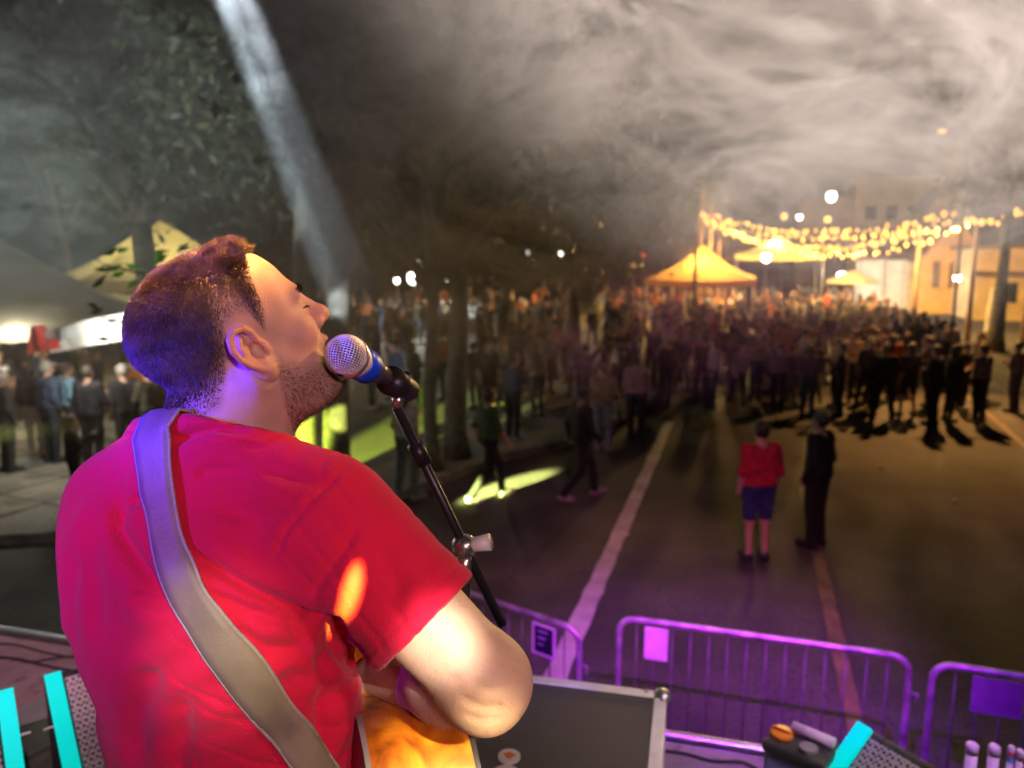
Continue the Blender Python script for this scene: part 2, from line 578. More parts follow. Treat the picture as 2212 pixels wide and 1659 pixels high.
gable_house('ochre gabled house with three tall narrow windows beside the street', foot(2047, 52), 3.9, 9, 3.9, 2.35, wall_y,
            [(-0.98, 1.75, 0.42, 1.75), (0.0, 1.75, 0.42, 1.75), (1.02, 1.75, 0.42, 1.75)], rz=RZ + 0.02)
# long shop with a deep roof to the left of it
t = empty('market_shop', foot(1925, 55), RZ, 'white shopfront under a long dark brown sloping roof', 'shop')
MB().box((-2.6, 0, 0), (1.75, 7, 3.6)).build('wall', wall_w, t)
rf = MB()
rf.add([(-3.4, -1.4, 3.55), (2.0, -1.4, 4.1), (2.0, 4.0, 5.75), (-3.4, 4.0, 5.4), (-3.4, -1.4, 3.7), (2.0, -1.4, 4.25), (2.0, 4.0, 5.9), (-3.4, 4.0, 5.55)],
       [(3, 2, 1, 0), (4, 5, 6, 7), (0, 1, 5, 4), (1, 2, 6, 5), (2, 3, 7, 6), (3, 0, 4, 7)])
rf.build('roof', roof_m, t)
for x in (-2.1, -0.75, 0.6):
    d_ = MB().box((x, -0.06, 0.0), (x + 0.95, -0.005, 2.5)).build('door', mat('lit_shop_door', (0.75, 0.72, 0.6), 0.5), t)
    MB().box((x + 0.84, -0.1, 1.0), (x + 0.88, -0.06, 1.3)).build('handle', wood_dk, d_)
for x in (-2.45, -0.9, 0.35, 1.55):
    MB().box((x - 0.06, -1.3, 0), (x + 0.06, -1.18, 3.62)).build('post', mat('weathered_post', (0.45, 0.36, 0.25), 0.8), t)
# large dim block behind
t = empty('apartment_block', foot(1905, 78), RZ - 0.03, 'large dim beige block rising behind the lower roofs', 'building')
MB().box((-8.4, 0, 0), (-3.6, 9, 9.9)).build('side_wing', wall_p, t)
MB().box((-3.5, -1.0, 0), (6.8, 9, 11.2)).build('wall', wall_p, t)
MB().box((-3.8, -1.3, 11.2), (7.1, 9.3, 11.55)).build('parapet', wall_p, t)
for iz in range(2):
    for ix in range(5):
        x, z = -2.4 + ix * 1.9, 4.4 + iz * 3.1
        wdw = MB().box((x - 0.08, -1.06, z - 0.1), (x + 1.08, -1.0, z)).build('window', wall_p, t)
        MB().box((x, -1.03, z), (x + 1.0, -1.005, z + 1.3)).build('pane', dark_glass, wdw)
gable_house('small pale gable peeping over the ochre house roof', foot(2030, 68), 3.0, 8, 8.3, 1.9, wall_p, [(0, 6.4, 0.5, 0.9)], over=0.3, name='tall_gabled_house')
# beige house past the whitewashed trunk
t = empty('beige_house', foot(2190, 46), RZ, 'beige single-storey house with a dark ledge behind the whitewashed trunk', 'house')
MB().box((-2.2, 0, 0), (6, 8, 4.3)).build('wall', mat('beige_render', (0.55, 0.40, 0.22), 0.9, var=0.15, scale=1.0, bump=0.2), t)
MB().box((-2.4, -0.5, 2.7), (6.2, -0.01, 2.95)).build('ledge', roof_m, t)
MB().box((-2.5, -0.4, 4.3), (6.3, 8.3, 4.55)).build('roof', roof_m, t)
for x in (-0.9, 1.4, 3.4):
    wdw = MB().box((x - 0.08, -0.06, 1.0), (x + 0.98, 0.0, 1.1)).build('window', wall_p, t)
    MB().box((x, -0.03, 1.1), (x + 0.9, -0.008, 2.3)).build('pane', dark_glass, wdw)

# ------------------------------------------------------------------ market tents
def canvas(name, col, emit=0.0):
    m = mat(name, col, 0.75, var=0.07, scale=1.5, bump=0.1, bscale=12)
    b = m.node_tree.nodes['Principled BSDF']
    if 'tr' not in m:
        m['tr'] = 1
        t = m.node_tree
        tl = t.nodes.new('ShaderNodeBsdfTranslucent')
        tl.inputs[0].default_value = (*col, 1)
        ms_ = t.nodes.new('ShaderNodeMixShader')
        ms_.inputs[0].default_value = 0.4
        t.links.new(b.outputs[0], ms_.inputs[1])
        t.links.new(tl.outputs[0], ms_.inputs[2])
        t.links.new(ms_.outputs[0], t.nodes['Material Output'].inputs[0])
    return m
pole_m = mat('galvanised_pole', (0.35, 0.33, 0.3), 0.45, 0.7)
def tent(label, cx_, wd, dp, eave, peak, m, rz=RZ, val=0.3, group=None, cat='tent'):
    t = empty('market_tent', cx_, rz, label, cat, group)
    n = 8
    v, f = [], []
    ap = Vector((0, 0, peak))
    corners = [Vector((-wd / 2, -dp / 2, eave)), Vector((wd / 2, -dp / 2, eave)), Vector((wd / 2, dp / 2, eave)), Vector((-wd / 2, dp / 2, eave))]
    mb = MB()
    for k in range(4):
        a, b = corners[k], corners[(k + 1) % 4]
        grid = []
        for i in range(n + 1):
            s = i / n
            row = []
            for j in range(n + 1):
                e = a.lerp(b, j / n)
                e.z -= 0.10 * math.sin(PI * j / n)
                p = e.lerp(ap, s)
                p.z -= (peak - eave) * 0.13 * math.sin(PI * s)
                row.append(p)
            grid.append(row)
        vv = [p for r_ in grid for p in r_]
        mb.add(vv, [(i * (n + 1) + j, i * (n + 1) + j + 1, (i + 1) * (n + 1) + j + 1, (i + 1) * (n + 1) + j) for i in range(n) for j in range(n)])
    mb.build('canopy', m, t, smooth=True)
    for k in range(4):
        a, b = corners[k], corners[(k + 1) % 4]
        vb = MB()
        vv = []
        for j in range(n + 1):
            e = a.lerp(b, j / n)
            e.z -= 0.10 * math.sin(PI * j / n)
            out = Vector((e.x, e.y, 0)).normalized() * 0.01
            vv += [e + out, e + out - Vector((0, 0, val * (1 + 0.06 * math.sin(j * 2.4))))]
        vb.add(vv, [(2 * j, 2 * j + 2, 2 * j + 3, 2 * j + 1) for j in range(n)])
        o = vb.build('valance', m, t)
        sl_ = o.modifiers.new('cloth', 'SOLIDIFY')
        sl_.thickness = 0.006
    for c_ in corners:
        MB().tube([(c_.x * 0.97, c_.y * 0.97, 0), (c_.x * 0.97, c_.y * 0.97, eave - 0.02)], 0.035, 8).build('pole', pole_m, t)
    return t
cv_o = canvas('orange_canvas', (0.72, 0.42, 0.10))
cv_y = canvas('cream_canvas', (0.75, 0.66, 0.30))
cv_w = canvas('white_canvas', (0.50, 0.47, 0.38))
tent('orange pyramid tent over the crowd beside the festoon pole', foot(1513, 38), 5.0, 4.6, 2.75, 4.35, cv_o)
tent('cream yellow tent under the middle of the festoon lights', foot(1672, 50), 5.2, 4.6, 4.0, 5.15, cv_y, val=0.36)
tent('big pale market tent with a long bright eave behind the singer', Vector((-11.6, 17.6, 0.13)), 7.0, 5.0, 2.25, 4.0, cv_w, rz=R(25))
tent('cream peaked tent canopy just above the singer head', Vector((-9.7, 21.5, 0.13)), 4.6, 4.2, 3.05, 4.75, cv_y, rz=R(38))
# long banner hung under the pale tent eave
def hang(u, v, d):
    return HZ(u, v, d)
t = empty('stall_banner', hang(170, 745, 13.6), 0, 'white and red banner hung under the pale tent eave', 'banner')
def ban(name, quad, m, dz=0.0):
    P_ = [HZ(u, v, d - dz) - t.location for u, v, d in quad]
    mb = MB()
    nx = 10
    vv = []
    for i in range(nx + 1):
        s = i / nx
        wob = Vector((0.02, 0.05, 0)) * math.sin(s * 9)
        vv += [P_[0].lerp(P_[1], s) + wob, P_[3].lerp(P_[2], s) + wob * 1.4]
    mb.add(vv, [(2 * i, 2 * i + 2, 2 * i + 3, 2 * i + 1) for i in range(nx)])
    o = mb.build(name, m, t)
    sl_ = o.modifiers.new('cloth', 'SOLIDIFY')
    sl_.thickness = 0.008
ban('white_sheet', [(82, 716, 13.4), (300, 668, 12.6), (300, 728, 12.6), (110, 762, 13.4)], mat('banner_white', (0.8, 0.8, 0.76), 0.6, var=0.05))
ban('red_panel', [(66, 706, 13.4), (92, 702, 13.3), (130, 752, 13.3), (58, 766, 13.4)], mat('banner_red', (0.62, 0.03, 0.02), 0.6, var=0.1), 0.05)
ban('red_fold', [(90, 740, 13.35), (140, 728, 13.2), (104, 752, 13.25), (80, 760, 13.35)], mat('banner_red', (0.62, 0.03, 0.02)), 0.07)
ban('grey_panel', [(92, 716, 13.35), (188, 697, 13.0), (190, 722, 13.0), (94, 742, 13.35)], mat('banner_grey', (0.34, 0.36, 0.36), 0.6, var=0.1), 0.06)

# ------------------------------------------------------------------ poles, street lamp, festoon
pole_w = mat('weathered_timber_pole', (0.32, 0.2, 0.1), 0.8, var=0.2, scale=3)
def pole(label, u, dist, ztop, r, m=pole_w, name='festoon_pole', group=None):
    b = foot(u, dist)
    t = empty(name, b, 0, label, 'pole', group)
    MB().tube([(0, 0, 0), (0, 0, ztop * 0.5), (0.02, 0, ztop)], [r * 1.15, r, r * 0.8], 10).build('shaft', m, t, True)
    MB().tube([(0, 0, ztop), (0, 0, ztop + 0.08)], [r, r * 0.5], 10).build('cap', m, t, True)
    MB().tube([(0, -r - 0.02, ztop - 0.3), (0, -r - 0.14, ztop - 0.3)], 0.02, 6).build('hook', pole_m, t)
    return b + Vector((0, -r - 0.14, ztop - 0.3))
PT = [pole('dark slim pole standing before the orange tent', 1497, 35.5, 6.3, 0.085, mat('dark_pole', (0.02, 0.018, 0.016), 0.8)),
      pole('tallest orange-lit festoon pole at the tent peak', 1506, 41, 7.2, 0.12),
      pole('orange-lit festoon pole second along the row behind the tent', 1526, 44, 6.6, 0.12),
      pole('orange-lit festoon pole third along the row behind the tent', 1546, 47.5, 6.3, 0.13),
      pole('orange-lit festoon pole at the far end of the row', 1562, 51, 6.1, 0.13)]
PE = [pole('festoon pole at the ochre house corner', 2092, 34, 5.4, 0.11),
      pole('short pole in the crowd before the white shop', 1972, 40, 5.0, 0.12),
      pole('festoon pole past the beige house wall', 2214, 33, 6.3, 0.11)]
bulb_m = mat('amber_bulb', (1.0, 0.7, 0.3), 0.4, emit=(1.0, 0.44, 0.06), es=3.2)
bulb_w = mat('white_bulb', (1.0, 0.97, 0.9), 0.4, emit=(1.0, 0.96, 0.84), es=16.0)
bulb_b = mat('blue_bulb', (0.6, 0.8, 1.0), 0.4, emit=(0.45, 0.72, 1.0), es=8.0)
cable_m = mat('black_cable', (0.012, 0.012, 0.013), 0.6)
def bulb_mesh(n, r, m):
    q = MB().ball((0, 0, 0), r, 8, 6, (0.85, 0.85, 1.2)).me(n, True)
    q.materials.append(m)
    return q
bulb_me = bulb_mesh('bulb', 0.10, bulb_m)
def festoon(label, a, b, sag, n, me, group='festoon strings over the crowd', r=0.012):
    t = empty('festoon_string', a, 0, label, 'string lights', group)
    pts = []
    for i in range(n * 2 + 1):
        s = i / (2 * n)
        p = a.lerp(b, s)
        p.z -= sag * 4 * s * (1 - s)
        pts.append(p - a)
    MB().tube(pts, r, 4).build('cable', cable_m, t)
    for i in range(n):
        p = pts[2 * i + 1]
        o = link('bulb', me, None, t)
        o.location = p - Vector((rnd.uniform(-.12, .12), 0, rnd.uniform(0.05, 0.3)))
        o.scale = (rnd.uniform(.55, 1.25),) * 3
    return t
ends = [(1508, 448, 41, 2068, 452, 33), (1510, 462, 44, 2062, 462, 34), (1530, 462, 47, 2100, 474, 36), (1516, 470, 39, 2030, 482, 38), (1552, 478, 51, 1990, 486, 44)]
words = ['highest amber festoon string ending above the ochre house gable', 'amber festoon string second from the top', 'amber festoon string sagging third from the top',
         'amber festoon string just over the cream tent', 'lowest amber festoon string at the back']
for (a, b, c_, d, e, f_), sg, lb in zip(ends, (0.95, 1.5, 1.85, 1.2, 0.75), words):
    festoon(lb, HZ(a, b, c_), HZ(d, e, f_), sg, 44, bulb_me)
festoon('short amber festoon string running off past the last pole', HZ(2075, 462, 33), HZ(2216, 442, 32), 0.35, 16, bulb_me)
festoon('faint blue string of tiny lights far beyond the trees', HZ(1158, 520, 70), HZ(1296, 520, 66), 0.25, 18, bulb_mesh('blue_bulb', 0.09, bulb_b))

# sodium street lamp
lp = foot(2058, 24.2)
t = empty('street_lamp', lp, 0, 'tall street lamp with a curved arm above the ochre house', 'street lamp')
arm_end = LAMP - lp
MB().tube([(0, 0, 0), (0, 0, arm_end.z - 0.5)], [0.055, 0.032], 10).build('post', MATS['dark_pole'], t, True)
MB().tube([(0, 0, arm_end.z - 0.5), (arm_end.x * 0.3, arm_end.y * 0.3, arm_end.z - 0.1), tuple(arm_end + Vector((0, 0, 0.05)))], 0.02, 8).build('arm', MATS['dark_pole'], t, True)
MB().box((-0.17, -0.08, 0.02), (0.17, 0.08, 0.09), Matrix.Translation(arm_end)).build('lamp_head', MATS['dark_pole'], t, bevel=0.03)
MB().ball(tuple(arm_end - Vector((0, 0, 0.02))), 0.08, 10, 6, (1.5, 0.8, 0.6)).build('lens', bulb_m, t, True)
# white lamps on poles in the far market
def lamp(label, u, v, dist, r, m, group):
    p = HZ(u, v, dist)
    t = empty('market_lamp', (p.x, p.y, 0), 0, label, 'lamp', group)
    MB().tube([(0, 0.02, 0), (0, 0.02, p.z)], 0.03, 6).build('pole', cable_m, t)
    MB().tube([(0, 0, p.z + r * 0.8), (0, 0, p.z + r * 1.6)], [r * 0.9, r * 0.3], 8).build('cap', cable_m, t)
    MB().ball((0, 0, p.z), r, 10, 7, (1, 1, 1.15)).build('globe', m, t, True)
for u, v, d, r, lb in ((893, 600, 32, .24, 'large white lamp low behind the slim trunk'), (898, 572, 34, .17, 'white lamp above the large white lamp'), (857, 606, 33, .11, 'small white lamp nearest the microphone side'),
                       (968, 597, 32, .17, 'white lamp right of the slim trunk'), (985, 577, 34, .15, 'taller white lamp right of the slim trunk'), (1066, 575, 40, .09, 'tiny white lamp alone between the lamp clusters'),
                       (1145, 551, 38, .22, 'round white lamp under the faint blue string'), (1212, 549, 40, .15, 'white lamp right of the round white lamp'), (1309, 547, 40, .16, 'white lamp near the orange tent side'),
                       (1238, 573, 38, .17, 'white lamp low between the trees and tent'), (1283, 572, 38, .17, 'white lamp low beside the red lamp'), (1796, 424, 58, .34, 'bright white floodlight high above the festoon'),
                       (1694, 467, 52, .2, 'yellowish lamp above the cream tent'), (1727, 469, 54, .17, 'white lamp close over the cream tent peak'), (1788, 473, 50, .2, 'yellowish lamp over the right half of the festoon'),
                       (1655, 556, 46, .26, 'bright strip lamp under the cream tent'), (1820, 598, 46, .32, 'glaring stall lamp in front of the white shop'), (2068, 601, 49, .2, 'white lamp at the foot of the ochre house window'), (655, 607, 18, .06, 'small yellow lamp beside the singer brow')):
    lamp(lb, u, v, d, r, bulb_w if 'yellow' not in lb else bulb_m, 'lamps of the market')
lamp('small red lamp left of the orange tent', 1390, 548, 44, .13, mat('red_bulb', (1, .1, .05), 0.4, emit=(1, .05, .03), es=8), 'lamps of the market')
lamp('small amber lamp at the orange tent corner', 1369, 573, 42, .14, bulb_m, 'lamps of the market')
# blue and pink stall umbrella
t = empty('stall_umbrella', foot(1835, 45), 0, 'pale stall umbrella glowing beside the glaring stall lamp', 'umbrella')
MB().tube([(0, 0, 0), (0, 0, 3.0)], 0.03, 6).build('pole', pole_m, t)
ub = MB()
vv = [(0, 0, 3.05)] + [(1.5 * math.cos(k * PI / 4), 1.5 * math.sin(k * PI / 4), 2.45) for k in range(8)] + [(1.5 * math.cos(k * PI / 4), 1.5 * math.sin(k * PI / 4), 2.28) for k in range(8)]
ub.add(vv, [(0, 1 + k, 1 + (k + 1) % 8) for k in range(8)] + [(1 + k, 9 + k, 9 + (k + 1) % 8, 1 + (k + 1) % 8) for k in range(8)])
ub.build('canopy', cv_w, t)

# ------------------------------------------------------------------ trees
bark = mat('bark', (0.16, 0.14, 0.11), 0.95, scale=7, col2=(0.07, 0.06, 0.05), bump=0.9, bscale=26)
white_bark = mat('whitewashed_bark', (0.66, 0.6, 0.5), 0.9, var=0.15, scale=5, bump=0.6, bscale=26)
leaf_ms = [mat('leaf_%s' % n, c, 0.55, var=0.35, scale=0.8) for n, c in (('dark', (0.022, 0.032, 0.012)), ('mid', (0.035, 0.045, 0.017)), ('olive', (0.055, 0.05, 0.022)))]
def tree(label, base, h, spread, crown_z, lean=(0, 0), tr=0.2, nleaf=4200, leaf=0.16, group='trees of the plaza', seed=0, lower=None, limbs=7):
    r_ = random.Random(seed)
    t = empty('tree', base, 0, label, 'tree', group)
    tk = MB()
    zt = crown_z
    pts = []
    for i in range(9):
        s = i / 8
        pts.append(Vector((lean[0] * s * zt + 0.05 * math.sin(s * 5 + seed), lean[1] * s * zt + 0.05 * math.cos(s * 4 + seed), s * zt)))
    tk.tube(pts, [tr * (1.35 if i == 0 else 1.0 - 0.04 * i) for i in range(9)], 12)
    top = pts[-1]
    centers = []
    for k in range(limbs):
        a = k * 2 * PI / limbs + r_.uniform(-.4, .4)
        L = spread * r_.uniform(0.55, 1.0)
        q = top + Vector((math.cos(a) * L, math.sin(a) * L, (h - zt) * r_.uniform(0.15, 0.85)))
        m1 = top.lerp(q, 0.5) + Vector((0, 0, 0.25 * r_.random()))
        tk.tube([top - Vector((0, 0, 0.3)), m1, q], [tr * 0.55, tr * 0.33, tr * 0.1], 7)
        centers += [q, m1.lerp(q, 0.5)]
    centers.append(top + Vector((0, 0, (h - zt) * 0.6)))
    tk.build('trunk', bark, t, True)
    n = nleaf
    ci = npr.randint(0, len(centers), n)
    cc = np.array([tuple(c_) for c_ in centers])[ci]
    g = npr.normal(size=(n, 3)) * np.array([0.34, 0.34, 0.26]) * spread * 0.62
    P_ = cc + g
    if lower is not None:
        P_[:, 2] = np.maximum(P_[:, 2], lower + npr.rand(n) * 0.5)
    d1 = npr.normal(size=(n, 3))
    d1 /= np.linalg.norm(d1, axis=1, keepdims=True)
    d2 = np.cross(d1, npr.normal(size=(n, 3)))
    d2 /= np.linalg.norm(d2, axis=1, keepdims=True)
    sz = leaf * (0.6 + 0.8 * npr.rand(n))[:, None]
    dn = np.cross(d1, d2) * sz * 0.12
    v = np.stack([P_ - d1 * sz, P_ - d2 * sz * 0.42 + dn, P_ + d1 * sz, P_ + d2 * sz * 0.42 + dn], 1).reshape(-1, 3)
    q = np.arange(4 * n).reshape(n, 4)
    me = np_mesh('crown', v, q, False)
    for m_ in leaf_ms:
        me.materials.append(m_)
    me.polygons.foreach_set('material_index', npr.choice(3, n, p=[.45, .4, .15]).astype(np.int32))
    link('crown', me, None, t)
    return t
def gz(u, v):
    return G(u, v, 0.13) if True else None
tree('leaning lime-lit tree trunk close behind the singer shoulder', gz(655, 1075), 9.5, 2.8, 5.0, (0.0, 0.2), 0.17, seed=1, lower=4.6, leaf=.11, nleaf=7000)
tree('forked lime-lit trunk between the singer chin and microphone stand', gz(722, 1070), 9.8, 2.8, 5.2, (0.03, 0.2), 0.21, seed=2, lower=4.6, leaf=.11, nleaf=7000)
tree('slim tree with a straight trunk spotted lime beside the stand', gz(938, 1012), 7.5, 3.0, 3.3, (-0.01, 0.02), 0.13, seed=3, lower=2.2, leaf=.10, nleaf=7500)
tree('dark broad trunk tree just right of the slim lime-spotted one', gz(990, 985), 8.0, 3.2, 3.4, (0.0, 0.0), 0.22, seed=4, lower=2.4, leaf=.10, nleaf=7500)
tree('tall dark tree filling the sky left of the pale beam', G(330, 900, 0.13), 12.5, 4.6, 4.6, (0.02, 0.0), 0.3, seed=5, nleaf=9000, leaf=0.13)
tree('dark tree rising behind the cream tent peak', Vector((-15.5, 27, 0.13)), 12, 4.8, 4.5, (0, 0), 0.3, seed=6, nleaf=9000, leaf=0.14)
tree('dark tree with a broad crown at the end of the plaza', G(1240, 800, 0.13), 6.6, 3.4, 3.4, (0, 0), 0.2, seed=7, lower=2.6, leaf=0.12, nleaf=8000)
tree('rounded dark tree in the middle of the plaza crowd', G(1090, 830, 0.13), 6.8, 3.2, 3.5, (0, 0.0), 0.2, seed=8, lower=2.6, leaf=0.12, nleaf=8000)
tree('amber-tinged tree behind the orange tent', foot(1450, 50), 9.5, 4.0, 3.6, (0, 0), 0.22, seed=9, leaf=0.24)
tree('distant dark tree behind the white market lamps', foot(1010, 44), 11, 5.5, 4.0, (0, 0), 0.3, seed=10, leaf=0.3, nleaf=5600)
tree('distant dark tree far behind the small yellow lamp', foot(700, 40), 12, 5.5, 4.0, (0, 0), 0.3, seed=11, leaf=0.3, nleaf=5600)
wt = tree('street tree with a whitewashed lower trunk at the pavement edge', foot(2150, 31), 9.5, 1.9, 5.8, (0.015, 0.0), 0.25, seed=12, leaf=0.18, group=None)
MB().tube([(0, 0, 0.0), (0.0, 0, 0.7), (0.02, 0, 2.5)], [0.46, 0.36, 0.28], 14).build('whitewash', white_bark, wt, True)
# sprig of lime-lit leaves at the back of the singer head and dark sprigs before the banner
def sprig(label, u, v, d, n, m, size, seed, group=None):
    r_ = random.Random(seed)
    b = HZ(u, v, d)
    t = empty('leaf_sprig', b, 0, label, 'branch', group)
    root = Vector((0.9, 0.5, -0.5))
    MB().tube([root, Vector((0.3, 0.2, -0.1)), Vector((-0.25, 0, 0.05))], [0.03, 0.018, 0.008], 6).build('twig', bark, t, True)
    for i in range(n):
        a = r_.uniform(-0.6, 0.9)
        p = Vector((r_.uniform(-0.3, 0.25), r_.uniform(-0.1, 0.1), r_.uniform(-0.14, 0.16)))
        L, wd = size * r_.uniform(0.7, 1.2), size * 0.17
        Mx = Matrix.Translation(p) @ Matrix.Rotation(r_.uniform(-.7, .7), 4, 'X') @ Matrix.Rotation(-a, 4, 'Y')
        lf = MB().add([Mx @ Vector(x) for x in ((-L / 2, 0, 0), (-L * 0.1, 0.02, wd), (L / 2, 0, 0), (-L * 0.1, 0.02, -wd), (0, -0.02, 0))], [(0, 4, 1), (1, 4, 2), (2, 4, 3), (3, 4, 0)])
        lf.build('leaf', m, t)
lime_leaf = mat('fresh_leaf', (0.10, 0.30, 0.03), 0.45, var=0.2)
sprig('bright green leaf sprig lit by the stage behind the singer hair', 292, 585, 6.0, 14, lime_leaf, 0.15, 3)
sprig('dark leaf sprig hanging in front of the white banner', 285, 700, 6.4, 14, leaf_ms[1], 0.15, 5)
spot('lime_sprig', (-1.6, 0.6, 6.0), HZ(292, 585, 6.0), 1100, (0.55, 1.0, 0.15), 4.2, 0.3, 0.03)
# ------------------------------------------------------------------ stage and what stands on it
DECK = 1.95
deck_m = ground_mat('stage_plywood', (0.20, 0.15, 0.13), (0.34, 0.27, 0.24), (0.12, 0.09, 0.08), 0.7, 1.6, 20, 0.25)
EA, EB = G(0, 1372, DECK), G(1460, 1606, DECK)
ED = (EB - EA).normalized()
EN = Vector((-ED.y, ED.x, 0))          # outwards, over the street
stage_pts = [EA - ED * 5, EB + ED * 6, EB + ED * 6 - EN * 9, EA - ED * 5 - EN * 9]
o = slab('stage_deck', [Vector((p.x, p.y, 0)) for p in stage_pts], DECK - 0.12, DECK, deck_m)
o['kind'] = 'structure'
skirt_m = mat('black_stage_skirt', (0.02, 0.018, 0.022), 0.7, var=0.3, scale=6, bump=0.6, bscale=9)
t = empty('stage_skirt', EA - EN * 0.06, 0, 'black crinkled skirt hanging below the stage edge', 'skirt')
mb = MB()
n = 150
vv = []
for i in range(n + 1):
    p = EA - ED * 5 + ED * ((EB + ED * 6 - EA + ED * 5).length * i / n) - t.location
    wv = EN * (0.05 * math.sin(i * 1.3) + 0.03 * math.sin(i * 0.43))
    vv += [Vector((p.x, p.y, -0.13)) - EN * 0.02, Vector((p.x, p.y, -DECK + 0.03)) - EN * 0.02 + wv]
mb.add(vv, [(2 * i, 2 * i + 1, 2 * i + 3, 2 * i + 2) for i in range(n)])
mb.build('cloth', skirt_m, t, True)
tr_ = MB().tube([EA - ED * 5 - t.location + Vector((0, 0, -0.03)) + EN * 0.085, EB + ED * 6 - t.location + Vector((0, 0, -0.03)) + EN * 0.085], 0.02, 8)
tr_.build('edge_rail', mat('edge_steel', (0.4, 0.4, 0.42), 0.35, 0.9), t, True)
# cables lying on the deck
def cable(label, pts, r=0.005):
    P_ = [G(u, v, DECK) + Vector((0, 0, r + 0.001)) for u, v in pts]
    out = []
    for i in range(len(P_) - 1):
        for k in range(8):
            s = k / 8
            a, b, c_, d = P_[max(i - 1, 0)], P_[i], P_[i + 1], P_[min(i + 2, len(P_) - 1)]
            out.append(0.5 * ((2 * b) + (c_ - a) * s + (2 * a - 5 * b + 4 * c_ - d) * s * s + (3 * b - a - 3 * c_ + d) * s ** 3))
    out.append(P_[-1])
    o = MB().tube(out, r, 6).build('stage_cable', cable_m, None, True)
    tag(o, label, 'cable', 'cables on the stage edge')
cable('black cable along the stage edge beside the singer elbow', [(-60, 1392), (30, 1395), (90, 1410), (160, 1422), (260, 1420)])
cable('black cable crossing the stage edge with a curl', [(-60, 1412), (20, 1424), (70, 1432), (120, 1424), (200, 1416)])
cable('thin black cable at the stage edge nearest the turquoise monitor', [(-60, 1425), (30, 1424), (80, 1436), (150, 1450), (240, 1458)])
cable('cable snaking along the stage edge in front of the flight case', [(1430, 1625), (1480, 1632), (1540, 1648), (1600, 1650), (1640, 1668)], 0.006)

def frame3(o, x, z=Vector((0, 0, 1))):
    y = z.cross(x).normalized()
    return Matrix(((x.x, y.x, z.x, o.x), (x.y, y.y, z.y, o.y), (x.z, y.z, z.z, o.z), (0, 0, 0, 1)))

# flight case
alu = mat('pale_aluminium', (0.8, 0.78, 0.78), 0.42, 0.25, var=0.06, scale=20, bump=0.1)
case_m = bpy.data.materials.new('black_mesh_laminate')
case_m.use_nodes = True
_t = case_m.node_tree
_b = _t.nodes['Principled BSDF']
_b.inputs['Roughness'].default_value = 0.55
_tc = _t.nodes.new('ShaderNodeTexCoord')
_ck = _t.nodes.new('ShaderNodeTexChecker')
_ck.inputs['Scale'].default_value = 190
_ck.inputs['Color1'].default_value = (0.035, 0.032, 0.035, 1)
_ck.inputs['Color2'].default_value = (0.06, 0.054, 0.06, 1)
_t.links.new(_tc.outputs['Object'], _ck.inputs['Vector'])
_n = _t.nodes.new('ShaderNodeTexNoise')
_n.inputs['Scale'].default_value, _n.inputs['Detail'].default_value = 5, 4
_t.links.new(_tc.outputs['Object'], _n.inputs['Vector'])
_mx = _t.nodes.new('ShaderNodeMix')
_mx.data_type = 'RGBA'
_t.links.new(_n.outputs[0], _mx.inputs[0])
_t.links.new(_ck.outputs[0], _mx.inputs[6])
_mx.inputs[7].default_value = (0.065, 0.056, 0.062, 1)
_t.links.new(_mx.outputs[2], _b.inputs['Base Color'])
CT = 2.47
fc = G(1441, 1494, CT)
fl = (G(1130, 1455, CT) - fc).normalized()          # along the far edge, to the left
M = frame3(Vector((fc.x, fc.y, DECK)), -fl)
t = empty('flight_case', (0, 0, 0), 0, 'black flight case with pale metal edges beside the guitar', 'case')
t.matrix_world = M
H_, LX, LY = CT - DECK, 0.92, 0.62
MB().box((-LX + 0.012, -LY + 0.012, 0.03), (-0.012, -0.012, H_ - 0.004)).build('body', case_m, t)
for nm, a, b in (('edge_trim', (-LX, -0.034, H_ - 0.03), (-0.034, 0, H_)), ('edge_trim', (-0.034, -LY, H_ - 0.03), (0, -0.034, H_)), ('edge_trim', (-LX, -LY, H_ - 0.03), (-0.034, -LY + 0.034, H_)), ('edge_trim', (-LX, -LY + .034, H_ - 0.03), (-LX + .034, -0.034, H_)),
                 ('edge_trim', (-0.034, -0.033, 0.03), (-0.001, -0.001, H_ - 0.03)), ('edge_trim', (-0.034, -LY, 0.03), (-0.001, -LY + 0.033, H_ - 0.03)), ('edge_trim', (-0.033, -LY, 0), (0, 0, 0.03)), ('edge_trim', (-LX, -0.033, 0.0), (-0.034, 0, 0.03))):
    MB().box(a, b).build(nm, alu, t, bevel=0.004)
for x, y in ((0, 0), (0, -LY), (-LX, 0), (-LX, -LY)):
    c_ = MB().ball((x - math.copysign(0.012, x + 0.01), y - math.copysign(0.012, y + 0.01), H_ - 0.008), 0.026, 10, 7, (1, 1, 0.8))
    co = c_.build('ball_corner', mat('steel_corner', (0.6, 0.6, 0.62), 0.3, 0.9), t, True)
    for k in range(3):
        dx = (-0.03, -0.055, -0.01)[k] * (1 if x > -0.1 else -1)
        dy = (-0.012, -0.012, -0.045)[k] * (1 if y > -0.1 else -1)
        MB().tube([(x + dx, y + dy, H_), (x + dx, y + dy, H_ + 0.004)], 0.006, 8).build('rivet', mat('steel_corner', (0, 0, 0)), co)
Mi = M.inverted()
